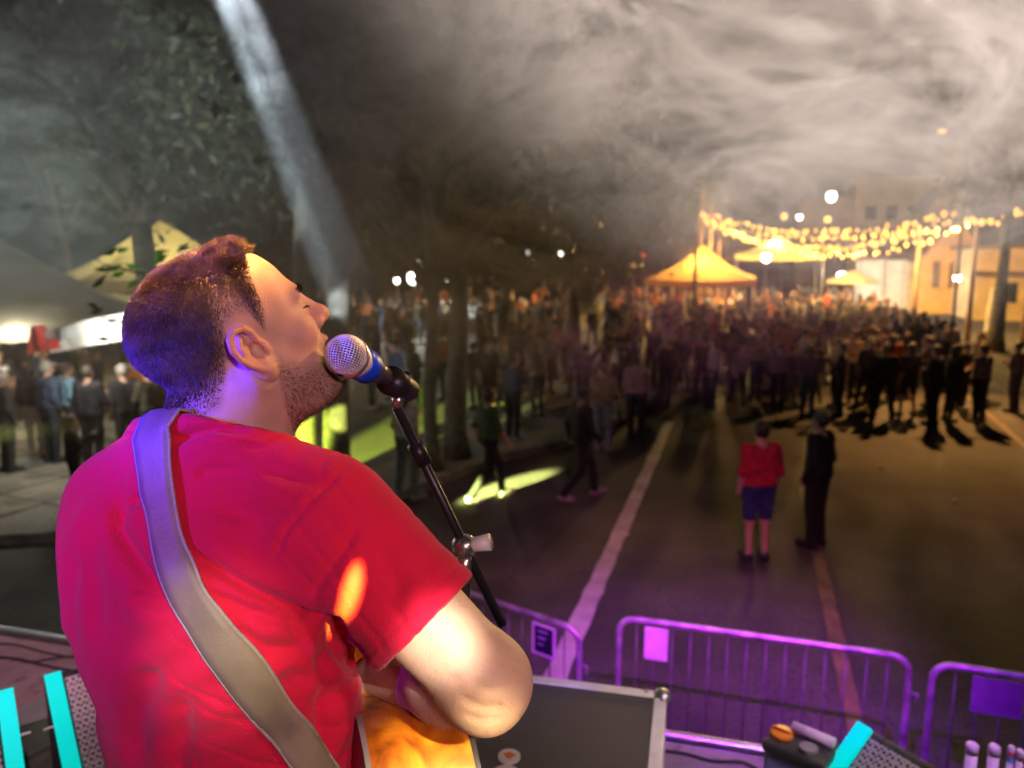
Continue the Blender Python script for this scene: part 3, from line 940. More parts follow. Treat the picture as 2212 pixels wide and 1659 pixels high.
for (u, v, r, lab) in ((1100, 1633, 0.027, 'round white sticker with an orange centre'), (1093, 1672, 0.033, None)):
    p = Mi @ G(u, v, CT)
    st = MB().tube([(p.x, p.y, H_ - 0.0042), (p.x, p.y, H_ + 0.001)], r, 28).build('sticker', mat('sticker_white', (0.8, 0.76, 0.68), 0.5), t)
    if lab:
        st['label'] = lab
    bl = [(p.x + r * 0.5 * math.cos(k) * (1 + .25 * math.sin(3 * k)), p.y + r * 0.42 * math.sin(k) * (1 + .2 * math.cos(4 * k)), H_ + 0.0022) for k in [i * 2 * PI / 20 for i in range(20)]]
    MB().add(bl, [tuple(range(20))]).build('print', mat('sticker_orange', (0.75, 0.2, 0.04), 0.5, var=0.3, scale=60), st)

# wedge monitors with turquoise strips
grille_m = bpy.data.materials.new('perforated_grille')
grille_m.use_nodes = True
_t = grille_m.node_tree
_b = _t.nodes['Principled BSDF']
_b.inputs['Roughness'].default_value = 0.45
_b.inputs['Metallic'].default_value = 0.35
_tc = _t.nodes.new('ShaderNodeTexCoord')
_v = _t.nodes.new('ShaderNodeTexVoronoi')
_v.inputs['Scale'].default_value = 85
_v.inputs['Randomness'].default_value = 0.12
_t.links.new(_tc.outputs['Object'], _v.inputs['Vector'])
_r = _t.nodes.new('ShaderNodeValToRGB')
_r.color_ramp.elements[0].position, _r.color_ramp.elements[1].position = 0.36, 0.44
_r.color_ramp.elements[0].color, _r.color_ramp.elements[1].color = (0.012, 0.012, 0.016, 1), (0.5, 0.46, 0.46, 1)
_t.links.new(_v.outputs['Distance'], _r.inputs[0])
_t.links.new(_r.outputs[0], _b.inputs['Base Color'])
_bp = _t.nodes.new('ShaderNodeBump')
_bp.inputs['Strength'].default_value = 0.8
_bp.inputs['Distance'].default_value = 0.004
_t.links.new(_v.outputs['Distance'], _bp.inputs['Height'])
_t.links.new(_bp.outputs[0], _b.inputs['Normal'])
turq = mat('turquoise_emissive', (0.0, 0.72, 0.62), 0.35, var=0.05, emit=(0.0, 0.9, 0.78), es=0.55)  # strip material with weak emission added, so it stays evenly bright turquoise
cab_m = mat('black_cabinet', (0.028, 0.026, 0.03), 0.6, var=0.3, scale=30, bump=0.4, bscale=120)
def wedge(label, corner, face, sgn, wid=0.55, dep=0.36, low=0.08):
    """corner = top front corner that carries the strip; face = horizontal direction the grille looks; sgn = side the cabinet extends to (+1 right of the face)"""
    f = Vector((face[0], face[1], 0)).normalized()
    wdir = Vector((f.y, -f.x, 0)) * sgn
    o_ = Vector((corner.x, corner.y, DECK))
    hh = corner.z - DECK
    t = empty('wedge_monitor', o_, 0, label, 'speaker', 'wedge monitors on the stage')
    def Q(a, b, z):
        return f * a + wdir * b + Vector((0, 0, z))
    prof = [(-0.05, 0), (-0.05, hh - 0.02), (-0.02, hh), (0.0, hh), (dep, low), (dep, 0)]
    v = [Q(a, 0.0, z) for a, z in prof] + [Q(a, wid, z) for a, z in prof]
    k = len(prof)
    MB().add(v, [tuple(range(k)), tuple(range(2 * k - 1, k - 1, -1))] + [(i, k + i, k + (i + 1) % k, (i + 1) % k) for i in range(k)]).build('cabinet', cab_m, t, bevel=0.008)
    nrm = (f * (hh - low) + Vector((0, 0, dep))).normalized()
    def onface(a, b, lift):
        return Q(dep * a, b, hh + (low - hh) * a) + nrm * lift
    def plate(name, a0, a1, b0, b1, l0, l1, m, par):
        v = [onface(a, b, l) for l in (l0, l1) for a, b in ((a0, b0), (a1, b0), (a1, b1), (a0, b1))]
        return MB().add(v, [(0, 1, 2, 3), (7, 6, 5, 4), (0, 4, 5, 1), (1, 5, 6, 2), (2, 6, 7, 3), (3, 7, 4, 0)]).build(name, m, par)
    gr = plate('grille', 0.03, 0.97, 0.05, wid - 0.05, 0.002, 0.012, grille_m, t)
    plate('turquoise_strip', -0.02, 1.0, -0.002, 0.042, 0.0025, 0.02, turq, t)
    plate('turquoise_strip', -0.02, 1.0, wid - 0.042, wid + 0.002, 0.0025, 0.02, turq, t)
    for a in (0.3, 0.75):
        MB().tube([onface(a, 0.0, 0.01), onface(a, 0.0, 0.01) - wdir * 0.03], 0.003, 6).build('screw', alu, t)
    return t
def at_z(u, v, z):
    return G(u, v, z)
wedge('monitor wedge with a bright turquoise strip against the singer shirt', at_z(98, 1470, 2.37), (0.63, -0.77), -1)
wedge('monitor wedge with a bright turquoise strip cut off by the frame corner', at_z(28, 1497, 2.33), (0.60, -0.80), 1)
wedge('monitor wedge with a bright turquoise strip beside the orange-knob box', at_z(1855, 1571, 2.30), (-0.87, -0.5), -1)
# rounded grey-green case between the two monitors
o = MB()
c_ = G(92, 1600, 2.05)
Mx = Matrix.Translation((c_.x, c_.y, DECK)) @ Matrix.Rotation(R(-36), 4, 'Z')
o.box((-0.16, -0.12, 0.0), (0.13, 0.28, 0.14), Mx)
t = empty('cable_box', (0, 0, 0), 0, 'grey green lidded box between the two turquoise-striped monitors', 'box')
bx_ = o.build('body', mat('grey_green_plastic', (0.16, 0.19, 0.15), 0.55, var=0.1), t, bevel=0.03)
MB().box((-0.165, -0.125, 0.141), (0.135, 0.285, 0.165), Mx).build('lid', mat('grey_green_plastic', (0, 0, 0)), t, bevel=0.01)

# violet box with a black lid and an orange knob
zt = 2.26
o0, o1, o2 = G(1682, 1557, zt), G(1815, 1611, zt), G(1641, 1595, zt)
ex = (o1 - o0)
lx = ex.length
ex.normalize()
ly = (o2 - o0).length * 1.05
M = frame3(Vector((o0.x, o0.y, DECK)), ex)
t = empty('power_box', (0, 0, 0), 0, 'violet plastic box with black lid and round orange knob', 'box')
t.matrix_world = M
hb = zt - DECK
MB().box((0.006, -ly + 0.006, 0.0), (lx - 0.006, -0.006, hb - 0.035)).build('body', mat('violet_plastic', (0.35, 0.28, 0.62), 0.35, var=0.1), t, bevel=0.012)
ld = MB().box((0, -ly, hb - 0.034), (lx, 0, hb)).build('lid', mat('black_lid', (0.05, 0.046, 0.044), 0.4, var=0.3, scale=25), t, bevel=0.012)
kx, ky = lx * 0.2, -ly * 0.52
MB().tube([(kx, ky, hb - 0.001), (kx, ky, hb + 0.012), (kx, ky, hb + 0.016)], [0.034, 0.033, 0.029], 24).build('knob', mat('orange_knob', (0.85, 0.30, 0.02), 0.4, var=0.05), ld, True)
MB().box((kx - 0.027, ky - 0.005, hb + 0.016), (kx + 0.027, ky + 0.005, hb + 0.024), None).build('knob_grip', mat('orange_knob', (0, 0, 0)), ld, bevel=0.002)
MB().tube([(lx * 0.28, -0.02, hb + 0.012), (lx * 0.95, -0.02, hb + 0.012)], 0.017, 12).build('handle', mat('cream_handle', (0.72, 0.64, 0.56), 0.5), t, True)
MB().tube([(lx * 0.66, ky - 0.01, hb - 0.001), (lx * 0.66, ky - 0.01, hb + 0.008)], 0.026, 20).build('cap', mat('grey_cap', (0.3, 0.28, 0.27), 0.35), ld)
for k in range(2):
    MB().box((lx * (0.3 + 0.3 * k), -ly - 0.004, hb * 0.45), (lx * (0.3 + 0.3 * k) + 0.05, -ly + 0.007, hb * 0.7)).build('latch', mat('violet_latch', (0.45, 0.38, 0.75), 0.35), t, bevel=0.004)

# pale tubes standing at the stage edge
pinkish = mat('pale_tube', (0.66, 0.52, 0.58), 0.45, var=0.08)
for i, (u, v, r, lb) in enumerate(((2101, 1606, 0.016, 'tallest pale pink tube nearest the frame edge group start'), (2149, 1610, 0.015, 'pale pink tube next to the tallest one'),
                                   (2186, 1612, 0.009, 'thin pale tube with a blue and red band'), (2205, 1620, 0.010, 'thin pale tube last in the row at the frame edge'))):
    p = G(u, v, 2.24)
    t = empty('pale_tube', (p.x, p.y, DECK), 0, lb, 'tube', 'pale tubes at the stage edge')
    hh = 2.24 - DECK
    MB().tube([(0, 0, 0), (0, 0, hh - 0.03)], r, 14).build('barrel', pinkish, t, True)
    MB().tube([(0, 0, hh - 0.03), (0, 0, hh - 0.004), (0, 0, hh)], [r * 1.08, r * 1.08, r * 0.8], 14).build('cap', pinkish, t, True)
    if i == 2:
        MB().tube([(0, 0, hh - 0.05), (0, 0, hh - 0.032)], r * 1.1, 14).build('blue_band', mat('band_blue', (0.1, 0.4, 0.6), 0.5), t)
        MB().tube([(0, 0, hh - 0.031), (0, 0, hh - 0.015)], r * 1.14, 14).build('red_band', mat('band_red', (0.6, 0.1, 0.12), 0.5), t)

# ------------------------------------------------------------------ crowd barriers
steel = mat('barrier_steel', (0.5, 0.49, 0.5), 0.45, 0.5, var=0.3, scale=7, bump=0.3, bscale=40)
def barrier(label, a, b, sign=None):
    a, b = Vector((a.x, a.y, 0)), Vector((b.x, b.y, 0))
    d = b - a
    L = d.length
    t = empty('crowd_barrier', a, math.atan2(d.y, d.x), label, 'barrier', 'crowd barriers before the stage')
    r = 0.11
    top, bot = 1.1, 0.17
    pts = [(0, 0, bot)] + [(0, 0, z) for z in (0.5, top - r)]
    for k in range(1, 5):
        an = PI / 2 * k / 4
        pts.append((r - r * math.cos(an), 0, top - r + r * math.sin(an)))
    pts.append((L / 2, 0, top))
    for k in range(0, 5):
        an = PI / 2 * k / 4
        pts.append((L - r + r * math.sin(an), 0, top - r + r * math.cos(an)))
    pts += [(L, 0, 0.5), (L, 0, bot)]
    MB().tube(pts, 0.021, 10).build('frame', steel, t, True)
    MB().tube([(0.01, 0, bot + 0.02), (L - 0.01, 0, bot + 0.02)], 0.019, 8).build('bottom_rail', steel, t, True)
    n_ = int(L / 0.125)
    bar_me = MB().tube([(0, 0, bot + 0.02), (0, 0, top - 0.01)], 0.006, 6).me('bar', True)
    bar_me.materials.append(mat('dull_bar', (0.16, 0.15, 0.17), 0.6, 0.3, var=0.3))
    for i in range(1, n_):
        o = link('bar', bar_me, None, t)
        o.location = (L * i / n_, 0, 0)
    for x in (0.3, L - 0.3):
        MB().tube([(x, -0.3, 0.02), (x, -0.1, 0.12), (x, 0, bot), (x, 0.1, 0.12), (x, 0.3, 0.02)], 0.016, 8).build('foot', steel, t, True)
    for z in (0.4, 0.85):
        MB().tube([(L + 0.018, 0, z), (L + 0.06, 0, z), (L + 0.06, 0, z - 0.06)], 0.008, 6).build('hook', steel, t, True)
    if sign:
        x, wd, m, txt = sign
        pl_ = MB().box((x, -0.034, top - 0.27), (x + wd, -0.026, top - 0.03)).build('sign_plate', m, t)
        if txt:
            MB().box((x + 0.02, -0.037, top - 0.25), (x + wd - 0.02, -0.0345, top - 0.05)).build('dark_panel', mat('sign_dark', (0.02, 0.018, 0.04), 0.5), pl_)
            for k in range(3):
                z = top - 0.09 - k * 0.05
                MB().box((x + 0.05, -0.0395, z), (x + wd * (0.7 - 0.1 * k), -0.0372, z + 0.012)).build('text_line', mat('sign_text', (0.4, 0.35, 0.6), 0.5), pl_)
    return t
plate_m = mat('barrier_plate', (0.75, 0.72, 0.75), 0.5, var=0.05)
b1a, b1b = G(1338, 1333, 1.1), G(1966, 1420, 1.1)
bd = (b1b - b1a).normalized()
barrier('middle crowd barrier with a pale square plate near its end', b1a, b1b, (0.19, 0.16, plate_m, False))
l_b = G(1252, 1362, 1.1)
barrier('crowd barrier with a dark framed notice behind the guitarist elbow', l_b - (l_b - G(1060, 1297, 1.1)).normalized() * 2.0, l_b, (1.62, 0.20, plate_m, True))
r_a = G(2016, 1432, 1.1)
barrier('crowd barrier cut off by the frame edge with a dim plate', r_a, r_a + (G(2212, 1462, 1.1) - r_a).normalized() * 2.1, (0.22, 0.28, mat('dim_plate', (0.3, 0.28, 0.34), 0.6), False))
# litter
for u, v, lb in ((1357, 1157, 'crushed white cup beside the white road line'), (1672, 1100, 'flattened pale wrapper by the red shirt man'), (2058, 1085, 'small pale scrap lying on the lit asphalt'), (1905, 1010, 'pale cup dropped before the dark huddle')):
    p = G(u, v)
    o = MB().tube([(0, 0, 0.008), (0.03, 0.02, 0.03), (0.10, 0.03, 0.035)], [0.02, 0.026, 0.03], 9).build('litter_cup', mat('paper_cup', (0.7, 0.66, 0.62), 0.6), None, True)
    o.location = p
    o.rotation_euler = (0, 0, rnd.uniform(0, 6))
    o.scale = (1, 1, .6)
    tag(o, lb, 'litter', 'litter on the street')
# ------------------------------------------------------------------ people of the crowd
def V3_(x):
    return np.array(tuple(x))
LAB = ['skin', 'top', 'legs', 'hair', 'shoes']
def pose(kind, r_):
    J = dict(hipL=(-.095, 0, .92), hipR=(.095, 0, .92), kneeL=(-.10, .02, .50), kneeR=(.10, .02, .50), ankL=(-.105, -.02, .085), ankR=(.105, -.02, .085),
             toeL=(-.125, .14, .035), toeR=(.125, .14, .035), shL=(-.185, 0, 1.42), shR=(.185, 0, 1.42), elL=(-.24, -.03, 1.13), elR=(.24, -.03, 1.13),
             wrL=(-.22, .07, .89), wrR=(.22, .07, .89), head=(0, .025, 1.615), neck=(0, 0, 1.47))
    if kind == 'walk':
        J.update(kneeL=(-.09, .22, .54), ankL=(-.09, .28, .09), toeL=(-.10, .44, .06), kneeR=(.09, -.04, .50), ankR=(.09, -.34, .13), toeR=(.10, -.20, .03), elL=(-.24, -.12, 1.14), wrL=(-.22, -.08, .91), elR=(.24, .06, 1.13), wrR=(.21, .22, .93))
    elif kind == 'drink':
        J.update(elR=(.25, .05, 1.15), wrR=(.12, .27, 1.24))
    elif kind == 'phone':
        J.update(elR=(.24, .12, 1.18), wrR=(.08, .32, 1.36), elL=(-.24, .12, 1.18), wrL=(-.06, .32, 1.35))
    elif kind == 'up':
        J.update(elR=(.30, .05, 1.58), wrR=(.26, .08, 1.84))
    elif kind == 'reach':
        J.update(elR=(.44, .05, 1.33), wrR=(.68, .08, 1.27))
    elif kind == 'folded':
        J.update(elL=(-.25, .04, 1.17), wrL=(.04, .19, 1.17), elR=(.25, .04, 1.17), wrR=(-.04, .21, 1.21))
    elif kind == 'wide':
        J.update(kneeL=(-.15, .03, .50), ankL=(-.19, -.01, .085), toeL=(-.23, .14, .035), kneeR=(.15, .03, .5), ankR=(.19, -.01, .085), toeR=(.23, .14, .035))
    return {k: np.array(v, float) for k, v in J.items()}

def person_geo(kind, h, hair='short', sleeve='short', leg='long', stout=1.0, cap_=False, seed=0):
    r_ = random.Random(seed)
    J = pose(kind, r_)
    K = stout
    hd = J['head']
    prims = []
    def add(l, fn, k=0.03):
        prims.append((l, fn, k))
    add('top', lambda P: smin(smin(s_cap(P, (-.07, 0, 1.0), (-.105, -.005, 1.36), .115 * K, .108), s_cap(P, (.07, 0, 1.0), (.105, -.005, 1.36), .115 * K, .108), .06), s_cap(P, (0, .02 * K, 1.05), (0, .01, 1.3), .12 * K, .115), .06), 0)
    add('skin', lambda P: s_cap(P, (0, -.005, 1.40), J['neck'] + np.array([0, .01, .06]), .062, .055), .05)
    add('skin', lambda P: smin(s_ell(P, hd + np.array([0, -.008, .025]), (.078, .098, .105)), s_ell(P, hd + np.array([0, .035, -.055]), (.057, .06, .07)), .04), .03)
    add('skin', lambda P: s_cap(P, hd + np.array([0, .095, .01]), hd + np.array([0, .115, -.02]), .012, .016), .012)
    for s in (-1, 1):
        add('skin', lambda P, s=s: s_ell(P, hd + np.array([s * .082, -.005, -.01]), (.012, .02, .034)), .01)
    for s in 'LR':
        sh, el, wr = J['sh' + s], J['el' + s], J['wr' + s]
        add('top', lambda P, a=sh, b=el: s_cap(P, a, b, .066, .050), .06)
        mid = el + (wr - el) * 0.1
        add('top' if sleeve == 'long' else 'skin', lambda P, a=el, b=wr: s_cap(P, a, b, .047, .033), .02)
        d = (wr - el) / np.linalg.norm(wr - el)
        hc = wr + d * .055
        side = np.cross(d, [0, 1.0, 0])
        side = side / max(np.linalg.norm(side), 1e-6)
        fw = np.cross(side, d)
        add('skin', lambda P, c=wr, e=hc, sd=side: smin(s_cap(P, c + sd * .014, e + sd * .016, .021), s_cap(P, c - sd * .014, e - sd * .016, .021), .02), .015)
        for k in range(4):
            o1 = (k - 1.5) * .019
            add('skin', lambda P, a=hc + side * o1, b=hc + side * o1 * 1.1 + d * (.05 + .01 * (k in (1, 2))) + fw * .02: s_cap(P, a, b, .0105, .009), .006)
        add('skin', lambda P, a=wr + d * .02 + fw * .01, b=wr + d * .065 + fw * .045: s_cap(P, a, b, .013, .011), .01)
        hp, kn, an, to = J['hip' + s], J['knee' + s], J['ank' + s], J['toe' + s]
        add('legs', lambda P, a=hp, b=kn: s_cap(P, a + np.array([0, 0, .03]), b, .098 * K, .066), .05)
        add('legs' if leg == 'long' else 'skin', lambda P, a=kn, b=an: s_cap(P, a, b, .062 if leg == 'long' else .052, .048 if leg == 'long' else .038), .03)
        add('shoes', lambda P, a=an, b=to: s_cap(P, np.array([a[0], a[1] - .03, max(a[2] - .04, .045)]), b + np.array([0, 0, .012]), .048, .042), .02)
    if hair == 'long':
        add('hair', lambda P: smin(s_ell(P, hd + np.array([0, -.02, .04]), (.09, .105, .105)), s_cap(P, hd + np.array([0, -.075, 0.0]), hd + np.array([0, -.09, -.30]), .075, .06), .05), .012)
    else:
        add('hair', lambda P: s_ell(P, hd + np.array([0, -.018, .038]), (.086, .102, .102)), .012)
    if cap_:
        add('hair', lambda P: s_ell(P, hd + np.array([0, .10, .055]), (.07, .085, .014)), .012)
    def cut(P, l, d):
        if l == 'hair':
            q = P - hd
            face = np.where(q[:, 2] < .055, q[:, 1] - .02 - .55 * (q[:, 2]), -1)
            if not cap_:
                face = np.where(q[:, 2] >= .055, np.minimum(q[:, 1] - .085, 1), face)
            return np.maximum(d, np.where(q[:, 2] > -.12, face, -1))
        return d
    def f(P):
        D = None
        for l, fn, k in prims:
            d = cut(P, l, fn(P))
            D = d if D is None else (smin(D, d, k) if k else np.minimum(D, d))
        return D
    def labels(P):
        best = np.full(len(P), 9.0)
        lab = np.zeros(len(P), np.int32)
        for l, fn, k in prims:
            d = cut(P, l, fn(P)) + (-.004 if l in ('hair',) else 0)
            lab = np.where(d < best, LAB.index(l), lab)
            best = np.minimum(best, d)
        z = P[:, 2]
        lab = np.where((lab == 1) & (z < .985), 2, lab)
        lab = np.where((lab == 2) & (z > .985), 1, lab)
        if leg == 'short':
            lab = np.where((lab == 2) & (z < .53), 0, lab)
        return lab
    return f, labels, J

def person_mesh(hv, name='person', **kw):
    f, labels, J = person_geo(**kw)
    mx = max(v[0] for v in J.values()) + .18
    mn = min(v[0] for v in J.values()) - .18
    y1 = max(v[1] for v in J.values()) + .2
    y0 = min(v[1] for v in J.values()) - .26
    z1 = max(1.76, max(v[2] for v in J.values()) + .16)
    V, Q = nets(f, (mn, y0, -.03), (mx, y1, z1), hv)
    lab = labels(V)
    N = normals(V, Q)
    # cloth folds
    cl = (lab == 1) | (lab == 2)
    wv = (vnoise(V * np.array([1, 1, .45]), 14.0, 3) - .5) * .022
    V = V + N * (wv * cl)[:, None]
    V[:, 2] = np.maximum(V[:, 2], 0.0)
    return V, Q, lab, N, J

def objcol_mat(name, rough, mode):
    m = bpy.data.materials.new(name)
    m.use_nodes = True
    t = m.node_tree
    b = t.nodes['Principled BSDF']
    b.inputs['Roughness'].default_value = rough
    b.inputs['Specular IOR Level'].default_value = 0.25
    oi = t.nodes.new('ShaderNodeObjectInfo')
    if mode == 'color':
        src = oi.outputs['Color']
    else:
        rp = t.nodes.new('ShaderNodeValToRGB')
        rp.color_ramp.interpolation = 'CONSTANT'
        els = mode
        rp.color_ramp.elements[0].color = (*els[0], 1)
        rp.color_ramp.elements[1].position = 1 / len(els)
        rp.color_ramp.elements[1].color = (*els[1], 1)
        for i in range(2, len(els)):
            e = rp.color_ramp.elements.new(i / len(els))
            e.color = (*els[i], 1)
        t.links.new(oi.outputs['Random'], rp.inputs[0])
        src = rp.outputs[0]
    tc = t.nodes.new('ShaderNodeTexCoord')
    nz = t.nodes.new('ShaderNodeTexNoise')
    nz.inputs['Scale'].default_value = 9
    t.links.new(tc.outputs['Object'], nz.inputs['Vector'])
    mr = t.nodes.new('ShaderNodeMapRange')
    mr.inputs[3].default_value, mr.inputs[4].default_value = 0.7, 1.25
    t.links.new(nz.outputs[0], mr.inputs[0])
    mm = t.nodes.new('ShaderNodeMix')
    mm.data_type, mm.blend_type = 'RGBA', 'MULTIPLY'
    mm.inputs[0].default_value = 1
    t.links.new(src, mm.inputs[6])
    t.links.new(mr.outputs[0], mm.inputs[7])
    t.links.new(mm.outputs[2], b.inputs['Base Color'])
    return m
crowd_ms = [objcol_mat('crowd_skin', .6, [(.45, .27, .19), (.36, .2, .13), (.5, .31, .22), (.25, .14, .09), (.42, .25, .17)]),
            objcol_mat('crowd_top', .85, 'color'),
            objcol_mat('crowd_trousers', .85, [(.02, .02, .024), (.05, .06, .09), (.03, .028, .026), (.10, .12, .17), (.16, .14, .11), (.025, .025, .03)]),
            objcol_mat('crowd_hair', .6, [(.012, .009, .007), (.03, .018, .01), (.02, .014, .01), (.16, .09, .035), (.015, .012, .01), (.05, .03, .016)]),
            objcol_mat('crowd_shoes', .7, [(.03, .03, .03), (.4, .38, .36), (.05, .04, .03)])]
templates = []
if 'crowd' not in SKIP:
    specs = [dict(kind='stand'), dict(kind='drink', sleeve='long'), dict(kind='phone', hair='long'), dict(kind='up'), dict(kind='folded', stout=1.15), dict(kind='wide', hair='long', sleeve='long'),
             dict(kind='walk'), dict(kind='stand', hair='long', leg='short'), dict(kind='wide', cap_=True, stout=1.1), dict(kind='drink', hair='long')]
    for i, s in enumerate(specs):
        V, Q, lab, N, J = person_mesh(0.021, h=1.7, seed=i, **s)
        me = np_mesh('person', V, Q)
        for m_ in crowd_ms:
            me.materials.append(m_)
        me.polygons.foreach_set('material_index', lab[Q[:, 0]])
        templates.append(me)
TOPS = [('black', (.014, .014, .016), 5), ('charcoal', (.04, .04, .045), 3), ('navy', (.025, .035, .075), 2), ('white', (.5, .48, .45), 1.0), ('cream', (.5, .42, .3), 1), ('red', (.3, .025, .02), .6),
        ('rust orange', (.42, .14, .035), .7), ('olive', (.09, .09, .045), 1), ('grey', (.2, .19, .19), 1.2), ('pale pink', (.45, .28, .28), .6)]
def crowd_person(p, where, group, yaw):
    nm, col, _ = rnd.choices(TOPS, [x[2] for x in TOPS])[0]
    ti = rnd.randrange(len(templates))
    o = link('person', templates[ti], None)
    what = ['standing', 'holding a drink', 'long-haired with raised phone', 'raising one arm', 'with folded arms', 'long-haired in long sleeves', 'mid-stride', 'long-haired with bare legs', 'in a cap', 'long-haired with a drink'][ti]
    o.location = p
    s = rnd.gauss(1.0, .05)
    o.scale = (s * rnd.uniform(.93, 1.08), s * rnd.uniform(.95, 1.06), s)
    o.rotation_euler = (rnd.gauss(0, .05), rnd.gauss(0, .05), -yaw)
    o.color = (*col, 1)
    tag(o, 'person in %s %s top %s %s' % ('an' if nm[0] in 'aeiou' else 'a', nm, what, where), 'person', '%s, %s tops, %s' % (group, nm, what))

near = []      # (ground point) kept free by the named people
PEOPLE = [
 # label, feet px, yaw deg, height, kwargs, top, legs, hair, shoes
 ('person in a dark red t-shirt and blue shorts standing on the empty street', (1632, 1208), -8, 1.72, dict(kind='stand', leg='short', stout=1.12), (.30, .008, .02), (.02, .03, .12), (.02, .014, .01), (.03, .03, .03)),
 ('person in a black jacket and trousers standing on the road centre line', (1758, 1180), -40, 1.76, dict(kind='stand', sleeve='long', stout=1.1), (.010, .009, .010), (.010, .009, .011), (.06, .05, .05), (.012, .012, .012)),
 ('person in a green t-shirt walking through the lime light patch', (1056, 1080), 62, 1.74, dict(kind='walk'), (.04, .08, .03), (.012, .013, .013), (.03, .018, .012), (.65, .62, .55)),
 ('person in black with a cap walking beside the lime ground patch', (1254, 1078), 70, 1.76, dict(kind='walk', cap_=True, sleeve='long'), (.009, .008, .009), (.009, .008, .009), (.05, .045, .06), (.25, .2, .24)),
 ('person in pale blue jeans and a light top beside the black-clad walker', (1302, 975), 20, 1.70, dict(kind='drink', hair='short'), (.36, .22, .16), (.24, .26, .36), (.10, .06, .03), (.3, .28, .3)),
 ('person in a dusty pink t-shirt seen from behind at the road edge', (1372, 948), 5, 1.72, dict(kind='stand', stout=1.12), (.42, .22, .25), (.014, .012, .014), (.012, .01, .01), (.02, .02, .02)),
 ('person in a mauve shirt and black trousers with the long shadow', (2112, 912), -20, 1.76, dict(kind='drink', sleeve='long'), (.17, .12, .16), (.012, .012, .016), (.012, .01, .01), (.35, .25, .2)),
 ('person in a lilac grey top at the far edge of the group', (2188, 890), -30, 1.70, dict(kind='folded'), (.20, .14, .19), (.10, .08, .10), (.02, .014, .01), (.1, .1, .1)),
 ('person in a lilac top reaching an arm out to a companion', (1678, 890), 5, 1.72, dict(kind='reach', sleeve='long'), (.20, .12, .17), (.014, .012, .016), (.02, .014, .01), (.03, .03, .03)),
 ('person in dark blue jeans next to the one reaching out', (1742, 896), 30, 1.68, dict(kind='stand', hair='long'), (.03, .03, .045), (.035, .05, .10), (.03, .02, .012), (.03, .03, .03)),
 ('person in dark clothes behind the road centre line', (1812, 900), -60, 1.74, dict(kind='phone', sleeve='long'), (.014, .013, .016), (.012, .012, .014), (.015, .012, .01), (.02, .02, .02)),
 ('person in black leading the dark huddle on the lit asphalt', (1905, 905), 25, 1.75, dict(kind='wide', sleeve='long', stout=1.1), (.010, .010, .012), (.012, .012, .013), (.012, .01, .01), (.02, .02, .02)),
 ('person in a black top with bare legs in the middle of the dark huddle', (1958, 898), -10, 1.70, dict(kind='wide', leg='short', hair='long'), (.012, .012, .014), (.015, .014, .018), (.015, .01, .008), (.05, .05, .05)),
 ('person in charcoal with the broad shadow at the dark huddle end', (2012, 918), -35, 1.77, dict(kind='folded', sleeve='long', stout=1.15), (.016, .015, .018), (.014, .013, .016), (.012, .01, .01), (.02, .02, .02)),
 ('person in a blue jacket with a pale cap before the banner', (118, 1000), 30, 1.80, dict(kind='stand', sleeve='long', cap_=True, stout=1.1), (.05, .075, .14), (.03, .035, .05), (.35, .33, .28), (.05, .05, .05)),
 ('person in a black shirt holding a drink behind the singer', (206, 1015), 10, 1.78, dict(kind='drink', stout=1.18), (.010, .010, .014), (.014, .013, .018), (.03, .02, .014), (.02, .02, .02)),
 ('person with long fair hair in black close to the singer shoulder', (168, 1100), 60, 1.36, dict(kind='phone', hair='long', sleeve='long'), (.010, .009, .011), (.010, .009, .011), (.22, .15, .09), (.02, .02, .02)),
 ('person in light blue mostly hidden behind the black shirt', (158, 985), 40, 1.70, dict(kind='stand'), (.22, .42, .55), (.05, .05, .06), (.08, .05, .03), (.1, .1, .1)),
 ('person in white trousers beside the blue jacket', (82, 985), 0, 1.66, dict(kind='stand', hair='long', sleeve='long'), (.02, .02, .026), (.62, .58, .5), (.03, .02, .012), (.5, .45, .4)),
 ('person in a dark coat with grey hair at the frame edge', (22, 1020), 35, 1.72, dict(kind='stand', sleeve='long', stout=1.1), (.02, .021, .022), (.03, .03, .035), (.35, .33, .3), (.03, .03, .03)),
 ('person in a black top with pale cap by the singer neck', (282, 1005), -50, 1.76, dict(kind='drink', cap_=True), (.016, .014, .016), (.02, .02, .02), (.3, .27, .24), (.03, .03, .03)),
 ('person in olive seen past the singer neck', (335, 1000), -60, 1.72, dict(kind='folded', hair='short', sleeve='long'), (.06, .055, .035), (.02, .02, .02), (.10, .07, .04), (.03, .03, .03)),
 ('person in a pale top dancing in the lime light beside the stand', (880, 1075), 40, 1.66, dict(kind='wide', hair='long'), (.40, .34, .30), (.10, .13, .10), (.03, .02, .012), (.2, .2, .2)),
 ('person in dark clothes with a bright blue phone behind the green t-shirt', (1108, 950), 40, 1.72, dict(kind='phone', sleeve='long'), (.03, .05, .12), (.012, .012, .016), (.02, .014, .01), (.4, .4, .4)),
]
